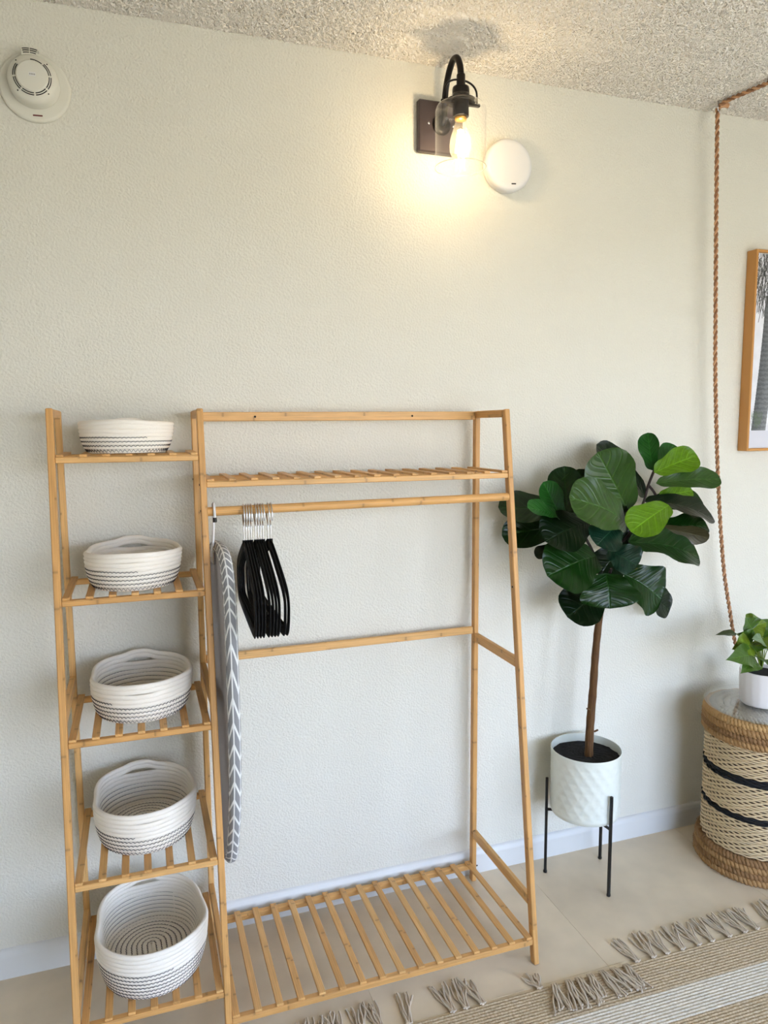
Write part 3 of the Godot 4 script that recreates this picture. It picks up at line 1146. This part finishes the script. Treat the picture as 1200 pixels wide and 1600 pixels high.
	fig_leaf(t, V(1.335, 1.144, 0.120), V(1.376, 1.220, 0.140), 0.110, V(-0.4, 0.3, 0.8), "deep", 0.08, 0.12)
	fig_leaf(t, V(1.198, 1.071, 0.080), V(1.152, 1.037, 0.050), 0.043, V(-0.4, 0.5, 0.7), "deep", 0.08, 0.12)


func ring_row(c: Vector3, r: float, y: float, n: int) -> PackedVector3Array:
	var row := PackedVector3Array()
	for j in n:
		row.append(V(c.x + r * cos(TAU * j / n), y, c.z + r * sin(TAU * j / n)))
	return row


# ------------------------------------------------------------------ pothos on the side table
func pothos_leaf(t: Node3D, base: Vector3, tip: Vector3, width: float, facing: Vector3, tone: String, droop: float, cup: float) -> void:
	part("leaf", leaf_mesh(base, tip, width, facing, droop, cup, 1), mats["pothos_leaf_" + tone], t)
	var root := V(1.885, 0.645, 0.235)
	var mb := MB.new()
	mb.tube(smooth_path([root + (base - root) * 0.08, root + (base - root) * 0.55 + V(0, 0.02, 0), base], 5), 0.0016, 6)
	part("stalk", mb.done(), mats["pothos_leaf_light"], t)


func pothos() -> void:
	var c := V(1.890, 0.534, 0.235)
	var p := thing("flower_pot", "small white ceramic pot on the glass top of the woven table", "plant pot", c)
	var rows := []
	for q in [[0.0, 0.0], [0.056, 0.0], [0.060, 0.003], [0.063, 0.012], [0.066, 0.05], [0.0675, 0.095], [0.0675, 0.110], [0.066, 0.1125], [0.0635, 0.111], [0.062, 0.08]]:
		var row := PackedVector3Array()
		for j in 72:
			var an := TAU * j / 72.0
			var flute := 1.0 - 0.012 * absf(sin(an * 9.0)) if q[0] > 0.06 else 1.0
			row.append(c + V(q[0] * flute * cos(an), q[1], q[0] * flute * sin(an)))
		rows.append(row)
	var mb := MB.new()
	mb.grid(rows, 1.0, false, true)
	part("body", mb.done(), mats["ceramic_white"], p)
	mb = MB.new()
	mb.disc(c + V(0, 0.100, 0), 0.0635, 32)
	part("soil", mb.done(), mats["soil"], p)
	var t := thing("pothos", "trailing green pothos plant with heart-shaped leaves in the small white pot", "houseplant", c + V(0, 0.10, 0))
	pothos_leaf(t, V(1.826, 0.759, 0.180), V(1.751, 0.757, 0.170), 0.027, V(-0.2, 0.8, 0.5), "dull", 0.1, 0.15)
	pothos_leaf(t, V(1.835, 0.787, 0.240), V(1.801, 0.829, 0.240), 0.075, V(-0.5, 0.5, 0.7), "mid", 0.1, 0.12)
	pothos_leaf(t, V(1.839, 0.787, 0.220), V(1.893, 0.803, 0.240), 0.088, V(-0.3, 0.6, 0.7), "light", 0.1, 0.12)
	pothos_leaf(t, V(1.817, 0.753, 0.260), V(1.751, 0.788, 0.260), 0.069, V(-0.5, 0.4, 0.7), "mid", 0.12, 0.12)
	pothos_leaf(t, V(1.788, 0.756, 0.280), V(1.693, 0.754, 0.300), 0.075, V(-0.5, 0.4, 0.8), "light", 0.14, 0.12)
	pothos_leaf(t, V(1.777, 0.726, 0.300), V(1.621, 0.744, 0.350), 0.081, V(-0.4, 0.5, 0.8), "mid", 0.16, 0.12)
	pothos_leaf(t, V(1.778, 0.720, 0.300), V(1.670, 0.699, 0.360), 0.069, V(-0.5, 0.3, 0.8), "mid", 0.2, 0.12)
	pothos_leaf(t, V(1.842, 0.756, 0.280), V(1.759, 0.784, 0.310), 0.050, V(-0.2, 0.7, 0.7), "pale", 0.1, 0.1)
	pothos_leaf(t, V(1.840, 0.757, 0.260), V(1.835, 0.741, 0.310), 0.069, V(-0.3, 0.5, 0.8), "light", 0.14, 0.12)
	pothos_leaf(t, V(1.814, 0.750, 0.270), V(1.785, 0.737, 0.310), 0.062, V(-0.4, 0.4, 0.8), "mid", 0.14, 0.12)
	pothos_leaf(t, V(1.846, 0.700, 0.280), V(1.817, 0.694, 0.330), 0.062, V(-0.3, 0.5, 0.8), "mid", 0.14, 0.12)
	pothos_leaf(t, V(1.876, 0.760, 0.240), V(1.897, 0.783, 0.260), 0.062, V(-0.3, 0.5, 0.8), "mid", 0.1, 0.12)
	pothos_leaf(t, V(1.923, 0.731, 0.220), V(1.992, 0.747, 0.200), 0.075, V(0, 0.7, 0.7), "light", 0.14, 0.12)
	pothos_leaf(t, V(1.889, 0.727, 0.260), V(1.901, 0.725, 0.300), 0.075, V(0.2, 0.6, 0.7), "mid", 0.14, 0.12)
	pothos_leaf(t, V(1.947, 0.756, 0.180), V(1.991, 0.786, 0.160), 0.062, V(-0.2, 0.5, 0.8), "mid", 0.1, 0.12)
	pothos_leaf(t, V(1.906, 0.694, 0.200), V(1.880, 0.705, 0.170), 0.062, V(-0.5, 0.5, 0.6), "mid", 0.14, 0.12)


# ------------------------------------------------------------------ ironing board
func ironing_board() -> void:
	var t := thing("ironing_board", "narrow ironing board in a grey and white chevron cover hung upright by a white hook", "ironing board", V(0.160, 0.35, 0.236))
	# outline in (z, y), hung with its nose down, then turned a little round the vertical
	var outline_pts := []
	var top := 1.165
	var bot := 0.352
	for side in [1.0, -1.0]:
		var pts := []
		for q in [[0.0, 0.0], [0.045, 0.002], [0.085, 0.012], [0.115, 0.034], [0.135, 0.068], [0.146, 0.11], [0.15, 0.16], [0.151, 0.25], [0.151, 0.36], [0.149, 0.45], [0.141, 0.53], [0.125, 0.61], [0.103, 0.68], [0.078, 0.74], [0.052, 0.785], [0.026, 0.808], [0.0, 0.813]]:
			pts.append(Vector2(q[0] * side, top - q[1]))
		if side < 0.0:
			pts.reverse()
			pts = pts.slice(1, pts.size() - 1)
		outline_pts.append_array(pts)
	# finer
	var loop: Array[Vector2] = []
	var n := outline_pts.size()
	for i in n:
		for k in 5:
			loop.append((outline_pts[i] as Vector2).cubic_interpolate(outline_pts[(i + 1) % n], outline_pts[(i - 1 + n) % n], outline_pts[(i + 2) % n], k / 5.0))
	n = loop.size()
	var half := 0.0135
	var turn := Transform3D(Basis(Vector3.UP, 0.055), V(0.177, 0, 0.236))
	var rows := []
	var rim_under := PackedVector3Array()
	var rim_top := PackedVector3Array()
	var centre := Vector2(0, (top + bot) / 2.0)
	for i in n:
		var a := loop[(i - 1 + n) % n]
		var b := loop[(i + 1) % n]
		var tang := (b - a).normalized()
		var inw := Vector2(tang.y, -tang.x)
		if inw.dot(centre - loop[i]) < 0.0:
			inw = -inw
		var hem := 0.014 + 0.0035 * sin(i * 1.9) + 0.002 * sin(i * 0.83)
		var row := PackedVector3Array()
		var q: Vector2
		for k in 3:
			q = loop[i] + inw * lerpf(hem, half, k / 2.0)
			row.append(V(-half - 0.0018 - 0.001 * sin(i * 1.9 + k), q.y, q.x))
		for k in range(1, 8):
			var an := PI * k / 8.0
			q = loop[i] + inw * (half - sin(an) * half)
			row.append(V(-cos(an) * half, q.y, q.x))
		q = loop[i] + inw * half
		row.append(V(half, q.y, q.x))
		rim_top.append(row[row.size() - 1])
		q = loop[i] + inw * 0.010
		rim_under.append(V(-half, q.y, q.x))
		rows.append(row)
	var mb := MB.new()
	mb.grid(rows, 1.0, true, false, Vector2(27.0, 1.67), Vector2(0, 0.0))
	# swap so that the arrows run along the edge
	for k in mb.uv.size():
		mb.uv[k] = Vector2(mb.uv[k].y - 0.335, mb.uv[k].x)
	var uvs := PackedVector2Array()
	for q in rim_top:
		uvs.append(Vector2(q.z / 0.045, q.y / 0.08))
	mb.poly(rim_top, V(1, 0, 0), uvs)
	part("cover", mb.done(), mats["chevron_cover"], t, turn)
	mb = MB.new()
	mb.poly(rim_under, V(-1, 0, 0))
	part("underside", mb.done(), mats["board_felt"], t, turn)
	# hook over the rail
	mb = MB.new()
	mb.tube(smooth_path([V(0.166, 1.222, 0.2655), V(0.166, 1.236, 0.2655), V(0.166, 1.252, 0.2600), V(0.166, 1.2595, 0.2475), V(0.166, 1.252, 0.234), V(0.166, 1.236, 0.2295), V(0.166, 1.20, 0.229), V(0.163, 1.165, 0.233), V(0.158, 1.13, 0.236)]), 0.0032, 8)
	var hook := part("hook", mb.done(), mats["white_plastic"], t)
	mb = MB.new()
	mb.tube(PackedVector3Array([V(0.166, 1.217, 0.2655), V(0.166, 1.228, 0.2655)]), 0.0046, 10)
	part("rubber_tip", mb.done(), mats["black_metal"], hook)
	mb = MB.new()
	mb.box(V(0.004, 0.03, 0.05), Transform3D(Basis(), V(-0.0165, 1.13, 0.0)), 0.001)
	part("bracket", mb.done(), mats["steel"], t, turn)


# ------------------------------------------------------------------ clothes hangers
func hangers() -> void:
	# one hanger in its own frame: rail centre at the origin, hanging in the yz plane
	var body := MB.new()
	var pts := [V(0, -0.0885, 0.0), V(0, -0.0905, 0.02), V(0, -0.100, 0.05), V(0, -0.121, 0.105), V(0, -0.146, 0.165), V(0, -0.165, 0.200), V(0, -0.186, 0.214), V(0, -0.215, 0.212), V(0, -0.240, 0.203), V(0, -0.252, 0.188), V(0, -0.256, 0.15), V(0, -0.257, 0.08)]
	var all := pts.duplicate()
	all.append(V(0, -0.257, 0.0))
	for k in range(pts.size() - 1, 0, -1):
		all.append(pts[k] * V(1, 1, -1))
	var path := PackedVector3Array()
	var m := all.size()
	for i in m:
		for k in 4:
			path.append((all[i] as Vector3).cubic_interpolate(all[(i + 1) % m], all[(i - 1 + m) % m], all[(i + 2) % m], k / 4.0))
	# a flat band: taller than it is thick
	var rows := []
	var n := path.size()
	for i in n:
		var t := (path[(i + 1) % n] - path[(i - 1 + n) % n]).normalized()
		var nn := t.cross(V(1, 0, 0)).normalized()
		var row := PackedVector3Array()
		for j in 8:
			var an := TAU * j / 8.0
			row.append(path[i] + V(1, 0, 0) * cos(an) * 0.0024 + nn * sin(an) * 0.0125)
		rows.append(row)
	body.grid(rows, -1.0, true, true)
	body.tube(PackedVector3Array([V(0, -0.0735, 0), V(0, -0.096, 0)]), 0.0042, 10)
	var bm := body.done()
	var hk := MB.new()
	hk.tube(smooth_path([V(0, -0.026, 0.026), V(0, -0.014, 0.0275), V(0, 0.002, 0.0235), V(0, 0.0122, 0.009), V(0, 0.0128, -0.004), V(0, 0.006, -0.014), V(0, -0.008, -0.0185), V(0, -0.022, -0.014), V(0, -0.033, -0.005), V(0, -0.044, 0.0), V(0, -0.078, 0.0)], 5), 0.0017, 8)
	var hm := hk.done()
	var where := [0.2350, 0.2409, 0.2468, 0.2527, 0.2630, 0.2695, 0.2756, 0.2815, 0.2935, 0.3003]
	var names := [
		"black velvet coat hanger at the left end of the bunch, nearest the ironing board", "black velvet coat hanger, second in the bunch from the ironing board", "black velvet coat hanger, third in the bunch from the ironing board",
		"black velvet coat hanger, fourth from the ironing board and last of the tight left cluster", "black velvet coat hanger, first of the middle cluster of four", "black velvet coat hanger, second of the middle cluster of four",
		"black velvet coat hanger, third of the middle cluster of four", "black velvet coat hanger, last of the middle cluster of four", "black velvet coat hanger, left one of the pair at the right end", "black velvet coat hanger at the right end, farthest from the ironing board",
	]
	var first: Node3D = null
	for k in where.size():
		var o: Node3D
		if first == null:
			o = thing("clothes_hanger", names[0], "coat hanger", Vector3.ZERO, "black hangers on the rail")
			part("hanger_body", bm, mats["black_velvet"], o)
			part("hook", hm, mats["steel"], o)
			first = o
		else:
			o = first.duplicate()
			o.name = numbered("clothes_hanger")
			add_child(o)
			describe(o, names[k], "coat hanger", "black hangers on the rail")
		o.position = V(where[k], lerpf(1.2405, 1.2465, (where[k] - 0.1515) / 0.795) - 0.0002, 0.2475)
		o.rotation.y = -0.045 + 0.0038 * k


# ------------------------------------------------------------------ rope baskets
func stadium(r: float, s: float, count: int) -> PackedVector2Array:
	# evenly spaced points of a stadium, long axis along the second coordinate, starting at its front end
	var out := PackedVector2Array()
	var total := TAU * r + 4.0 * s
	for k in count:
		var d := total * k / count
		var quarter := PI * r / 2.0
		var q: Vector2
		if d < quarter:
			var a := d / maxf(r, 1e-6)
			q = Vector2(r * sin(a), s + r * cos(a))
		elif d < quarter + 2.0 * s:
			q = Vector2(r, s - (d - quarter))
		elif d < 3.0 * quarter + 2.0 * s:
			var a := (d - quarter - 2.0 * s) / maxf(r, 1e-6)
			q = Vector2(r * cos(a), -s - r * sin(a))
		elif d < 3.0 * quarter + 4.0 * s:
			q = Vector2(-r, -s + (d - 3.0 * quarter - 2.0 * s))
		else:
			var a := (d - 3.0 * quarter - 4.0 * s) / maxf(r, 1e-6)
			q = Vector2(-r * cos(a), s + r * sin(a))
		out.append(q)
	return out


# how the basket stands at one place of its wall: (offset radius, height) for u from the centre of the bottom (0) over the wall to the rim
func basket(label: String, c: Vector3, wide: float, deep: float, high: float, start: float, turn: float) -> void:
	var t := thing("rope_basket", label, "basket", c, "rope baskets on the ladder shelves")
	t.rotation.y = turn
	var base := Transform3D(Basis(Vector3.UP, turn), c)
	var d := 0.0122                      # rope thickness
	var R := wide / 2.0 - d / 2.0
	var s := (deep - wide) / 2.0
	var N := 120
	# centre line of the rope rows: bottom rows from the middle outwards, then the wall rows
	var spine := []
	var rb := R * 0.90
	var nb := int(round(rb / d))
	for k in nb:
		spine.append(Vector2(d * 0.35 + (rb - d * 0.35) * k / (nb - 1.0) * 0.94, d / 2.0 + 0.0002))
	var nw := int(round(high / (d * 0.93)))
	for k in range(1, nw + 1):
		var u := float(k) / nw
		spine.append(Vector2(lerpf(rb * 0.965, R, 1.0 - pow(1.0 - u, 2.6)), d / 2.0 + (high - d) * u))
	# wall as one skin: out and in again, scalloped by the rows
	var handle := func(q: Vector2) -> float:
		return exp(-pow(q.x / 0.034, 4.0))
	var wobble := func(q: Vector2) -> float:
		return 0.0022 * sin(atan2(q.x, q.y) * 3.0 + start * 9.0) + 0.0012 * sin(atan2(q.x, q.y) * 5.0 + start * 4.0)
	var body_rows := spine.size() - 2
	var put := func(k: int, ang: float, q: Vector2) -> Vector3:
		# surface point of row k at that angle round the rope, q being the point of the plan on the row's centre line
		var a: Vector2 = spine[maxi(k - 1, 0)]
		var b: Vector2 = spine[mini(k + 1, spine.size() - 1)]
		var tan2 := (b - a).normalized()
		var nor := Vector2(tan2.y, -tan2.x)   # outwards and down
		var off := (nor * cos(ang) + tan2 * sin(ang)) * d * 0.5
		var rel: float = clampf((k - nb) / float(nw), 0.0, 1.0)
		var outw := Vector2(q.x, q.y - clampf(q.y, -s, s)).normalized()
		var w: float = wobble.call(q) * rel * 1.6
		var pos := q + outw * (off.x + w)
		var y: float = spine[k].y + off.y
		if k >= body_rows:
			y += handle.call(q) * (0.0075 if q.y < 0.0 else 0.0012)
		elif k > body_rows - 4:
			y -= handle.call(q) * (0.0012 if q.y < 0.0 else 0.0004) * (k - body_rows + 4)
		y += rel * rel * 0.003 * sin(atan2(q.x, q.y) * 2.0 + start * 5.0)
		return V(pos.x, y, pos.y)
	for group in [[0, body_rows, "body"], [body_rows, spine.size(), "rim"]]:
		var rows := []
		var fromk: int = group[0]
		var to: int = group[1]
		for k in range(fromk, to):
			for ang in [-1.3, -0.8, 0.0, 0.8, 1.3]:
				rows.append(basket_row(put, spine, k, ang, s, N))
		for ang in [PI / 2]:
			rows.append(basket_row(put, spine, to - 1, ang, s, N))
		for kk in range(to - fromk):
			var k := to - 1 - kk
			for ang in [PI - 1.3, PI - 0.8, PI, PI + 0.8, PI + 1.3]:
				rows.append(basket_row(put, spine, k, ang, s, N))
		var mb := MB.new()
		mb.grid(rows, -1.0, false, true)
		part(group[2], mb.done(), mats["cotton_rope"], t, base)
	# zigzag stitching in the seams of the lower rows, outside, and of all the lower rows inside
	var st := MB.new()
	var per := 0.0088
	for k in range(1, nb + int(nw * 0.66)):
		var seam_r: float = (spine[k].x + spine[k - 1].x) / 2.0
		var length := TAU * seam_r + 4.0 * s
		var n := int(length / per) * 2
		if n < 8:
			continue
		var plan := stadium(seam_r, s, n)
		var top_row := k == nb + int(nw * 0.66) - 1
		for face in 2:
			if face == 0 and k < nb - 1:
				continue
			var line := PackedVector3Array()
			for i in n:
				if top_row and float(i) / n > 0.62:
					break
				var q := plan[(i + int(start * n)) % n]
				var up := i % 2 == 0
				var kk := k if up else k - 1
				var ang := -0.6 if up else 0.6
				if face == 1:
					ang = PI - ang * 1.6
				var a0: Vector2 = spine[kk]
				var outw := Vector2(q.x, q.y - clampf(q.y, -s, s)).normalized()
				var qq := Vector2(0, clampf(q.y, -s, s)) + outw * a0.x
				var p3: Vector3 = put.call(kk, ang, qq)
				line.append(p3)
			ribbon(st, line, 0.00065)
	part("stitching", st.done(), mats["stitch_thread"], t, base)


func basket_row(put: Callable, spine: Array, k: int, ang: float, s: float, n: int) -> PackedVector3Array:
	var row := PackedVector3Array()
	for q in stadium(spine[k].x, s, n):
		row.append(put.call(k, ang, q))
	return row


# a thin three-sided thread along a line
func ribbon(mb: MB, line: PackedVector3Array, r: float) -> void:
	if line.size() < 2:
		return
	var rows := []
	for i in line.size():
		var t := (line[mini(i + 1, line.size() - 1)] - line[maxi(i - 1, 0)]).normalized()
		var a := V(0, 1, 0).cross(t)
		if a.length() < 0.1:
			a = V(1, 0, 0)
		a = a.normalized()
		var b := t.cross(a)
		rows.append(PackedVector3Array([line[i] + a * r * 1.6, line[i] + (b - a) * r, line[i] - (a + b) * r]))
	mb.grid(rows, -1.0, false, true)


func baskets() -> void:
	basket("white rope basket with grey zigzag stitching on the topmost ladder shelf, smallest of the five", V(-0.021, 1.3808, 0.145), 0.211, 0.236, 0.074, 0.45, 0.0)
	basket("white rope basket with grey stitching on the second ladder shelf from the top", V(-0.0195, 1.0662, 0.155), 0.219, 0.262, 0.088, 0.40, 0.0)
	basket("white rope basket with grey stitching on the middle ladder shelf", V(-0.014, 0.7562, 0.162), 0.237, 0.276, 0.096, 0.30, 0.0)
	basket("white rope basket with slit handle on the second ladder shelf from bottom", V(-0.020, 0.4452, 0.178), 0.241, 0.290, 0.106, 0.35, 0.06)
	basket("largest white rope basket, its ringed bottom in view, on the lowest ladder shelf", V(-0.018, 0.1410, 0.243), 0.256, 0.322, 0.120, 0.42, 0.06)


# ------------------------------------------------------------------ rug
func rug() -> void:
	var t := thing("fringed_rug", "flat woven rug with beige and cream stripes and long yarn tassels", "rug", V(1.2, 0, 0.515))
	var turn := Transform3D(Basis(Vector3.UP, -0.018), V(1.2, 0, 0.515))
	var xa := -0.95
	var xb := 1.5
	var z := 0.0
	var k := 0
	while z < 1.45:
		var beige := k % 2 == 0
		var w := 0.104 if k == 0 else (0.088 if not beige else 0.11)
		var mb := MB.new()
		var rows := []
		var cords := int(round(w / 0.0085))
		var nx := 330
		for i in cords * 4 + 1:
			var zz := z + w * i / (cords * 4.0)
			var ph := fposmod(i / 4.0, 1.0)
			var row := PackedVector3Array()
			var cord := i / 4
			for j in nx + 1:
				var x := lerpf(xa, xb, float(j) / nx)
				var y := 0.0045 + 0.0026 * sin(ph * PI) + 0.0005 * sin(j * PI * 0.5 + cord * PI) * sin(ph * PI)
				y *= 1.0
				row.append(V(x, y, zz + (0.0012 * sin(x * 31.0) if i == 0 and k == 0 else 0.0)))
			rows.append(row)
		if k == 0:
			var edge := PackedVector3Array()
			for q in rows[0]:
				edge.append(V(q.x, 0.0, q.z))
			rows.push_front(edge)
		mb.grid(rows, 1.0)
		part("beige_stripe" if beige else "cream_stripe", mb.done(), mats["rug_beige" if beige else "rug_cream"], t, turn)
		z += w
		k += 1
	# tassels: knotted bunches of yarn along the edge, some flopped back over the rug
	var xs := [-0.64, -0.525, -0.49, -0.445]
	var ways := [-1.0, -1.0, -1.0, -1.0]
	for q in [-0.245, -0.205, -0.175, -0.14, -0.105, -0.07, -0.03]:
		xs.append(q)
		ways.append(1.0)
	xs.append(-0.285)
	ways.append(-0.55)
	var x := 0.005
	while x < 1.45:
		xs.append(x + rng.randf_range(-0.008, 0.008))
		ways.append(-1.0)
		x += 0.052
	x = -0.90
	while x < -0.68:
		xs.append(x)
		ways.append(-1.0)
		x += 0.048
	for i in xs.size():
		tassel(t, turn, xs[i], ways[i])


func tassel(t: Node3D, turn: Transform3D, x: float, way: float) -> void:
	var mb := MB.new()
	var lean := rng.randf_range(-0.025, 0.025)
	var over := way > 0.0
	var y0 := 0.0085 if over else 0.002
	mb.sphere(V(x, 0.006, 0.0), V(0.005, 0.0045, 0.0045), 5, 8)
	var strands := 8
	for s in strands:
		var spread := (s - (strands - 1) / 2.0) * 0.0046
		var ln := rng.randf_range(0.078, 0.10) * absf(way)
		var curl := rng.randf_range(-0.012, 0.012)
		var layer := 0.0034 * (s % 2)
		var pts := []
		for k in 7:
			var u := k / 6.0
			var zz := way / absf(way) * ln * u
			var yy := lerpf(0.008, y0 + 0.002 + layer, minf(1.0, u * 2.2)) + 0.0012 * sin(u * 7.0 + s)
			if over:
				yy = maxf(yy, 0.0112 + layer)
				if k == 0:
					yy = 0.009
			pts.append(V(x + spread * (0.35 + u * 0.9) + lean * u + curl * u * u + 0.0022 * sin(u * 8.0 + s * 2.1), yy, zz))
		mb.tube(smooth_path(pts, 2), 0.0026, 5)
	part("tassel", mb.done(), mats["fringe_yarn"], t, turn)


# ------------------------------------------------------------------ rope slung from a ceiling hook
func twisted(pts: PackedVector3Array, r: float, pitch: float, strand: int) -> ArrayMesh:
	var out := PackedVector3Array()
	var along := 0.0
	var nn := V(1, 0, 0)
	for i in pts.size():
		var t := (pts[mini(i + 1, pts.size() - 1)] - pts[maxi(i - 1, 0)]).normalized()
		nn = (nn - t * nn.dot(t)).normalized()
		var bb := t.cross(nn)
		if i > 0:
			along += pts[i].distance_to(pts[i - 1])
		var ph := TAU * along / pitch + PI * strand
		out.append(pts[i] + (nn * cos(ph) + bb * sin(ph)) * r * 0.5)
	var mb := MB.new()
	mb.tube(out, r * 0.58, 6)
	return mb.done()


func jute_rope() -> void:
	var t := thing("jute_cord", "twisted brown jute cord slung along the ceiling and hanging down beside the framed print", "cord", V(1.765, 2.43, 0.07))
	var raw := [V(1.84, 2.418, 0.82), V(1.815, 2.412, 0.55), V(1.785, 2.424, 0.23), V(1.768, 2.427, 0.10), V(1.7655, 2.418, 0.068), V(1.768, 2.39, 0.062), V(1.779, 2.17, 0.06), V(1.7985, 1.7744, 0.06), V(1.8105, 1.5694, 0.06), V(1.8399, 1.2523, 0.06), V(1.8788, 0.9664, 0.06), V(1.917, 0.80, 0.06), V(1.95, 0.68, 0.058), V(1.99, 0.60, 0.05)]
	var coarse := smooth_path(raw, 12)
	var fine := PackedVector3Array()
	for i in coarse.size() - 1:
		var steps := maxi(1, int(coarse[i].distance_to(coarse[i + 1]) / 0.0045))
		for k in steps:
			fine.append(coarse[i].lerp(coarse[i + 1], float(k) / steps))
	part("strand", twisted(fine, 0.0067, 0.034, 0), mats["jute_light"], t)
	part("strand", twisted(fine, 0.0067, 0.034, 1), mats["jute_dark"], t)
	var kn := MB.new()
	kn.tube(smooth_path([V(1.764, 2.421, 0.074), V(1.776, 2.423, 0.080), V(1.788, 2.420, 0.086)], 4), 0.0075, 8)
	part("loop_end", kn.done(), mats["jute_light"], t)
	var h := thing("ceiling_hook", "small metal screw hook in the ceiling that carries the jute cord", "hook", V(1.763, CEIL, 0.072))
	var mb := MB.new()
	mb.tube(smooth_path([V(1.757, 2.442, 0.075), V(1.757, 2.428, 0.075), V(1.757, 2.416, 0.074), V(1.7635, 2.408, 0.070), V(1.772, 2.412, 0.066), V(1.774, 2.42, 0.064)], 5), 0.0018, 8)
	part("hook", mb.done(), mats["steel"], h)


# ------------------------------------------------------------------ framed print
func picture() -> void:
	var x0 := 1.974
	var x1 := 2.474
	var y0 := 1.346
	var y1 := 2.0145
	var d := 0.042
	var t := thing("framed_print", "palm tree print in a deep light wooden frame on the wall", "picture", V((x0 + x1) / 2.0, (y0 + y1) / 2.0, 0))
	var w := 0.009
	for q in [[V(x0 + w / 2, y0, d / 2), V(x0 + w / 2, y1, d / 2), V(1, 0, 0)], [V(x1 - w / 2, y0, d / 2), V(x1 - w / 2, y1, d / 2), V(1, 0, 0)]]:
		bar("frame_side", q[0], q[1], d - 0.001, w, mats["frame_wood"], t, q[2], 0.001)
	for y in [y0 + w / 2, y1 - w / 2]:
		bar("frame_side", V(x0 + w, y, d / 2), V(x1 - w, y, d / 2), d - 0.001, w, mats["frame_wood"], t, V(0, 1, 0), 0.001)
	var mb := MB.new()
	var g := 0.0115
	mb.poly(PackedVector3Array([V(x0 + g, y0 + g, 0.034), V(x0 + g, y1 - g, 0.034), V(x1 - g, y1 - g, 0.034), V(x1 - g, y0 + g, 0.034)]), V(0, 0, 1), PackedVector2Array([Vector2(0, 1), Vector2(0, 0), Vector2(1, 0), Vector2(1, 1)]))
	part("print", mb.done(), mats["palm_print"], t)
	mb = MB.new()
	mb.box(V(x1 - x0 - 2 * w, y1 - y0 - 2 * w, 0.022), Transform3D(Basis(), V((x0 + x1) / 2.0, (y0 + y1) / 2.0, 0.0215)), 0.001)
	part("canvas", mb.done(), mats["white_plastic"], t)
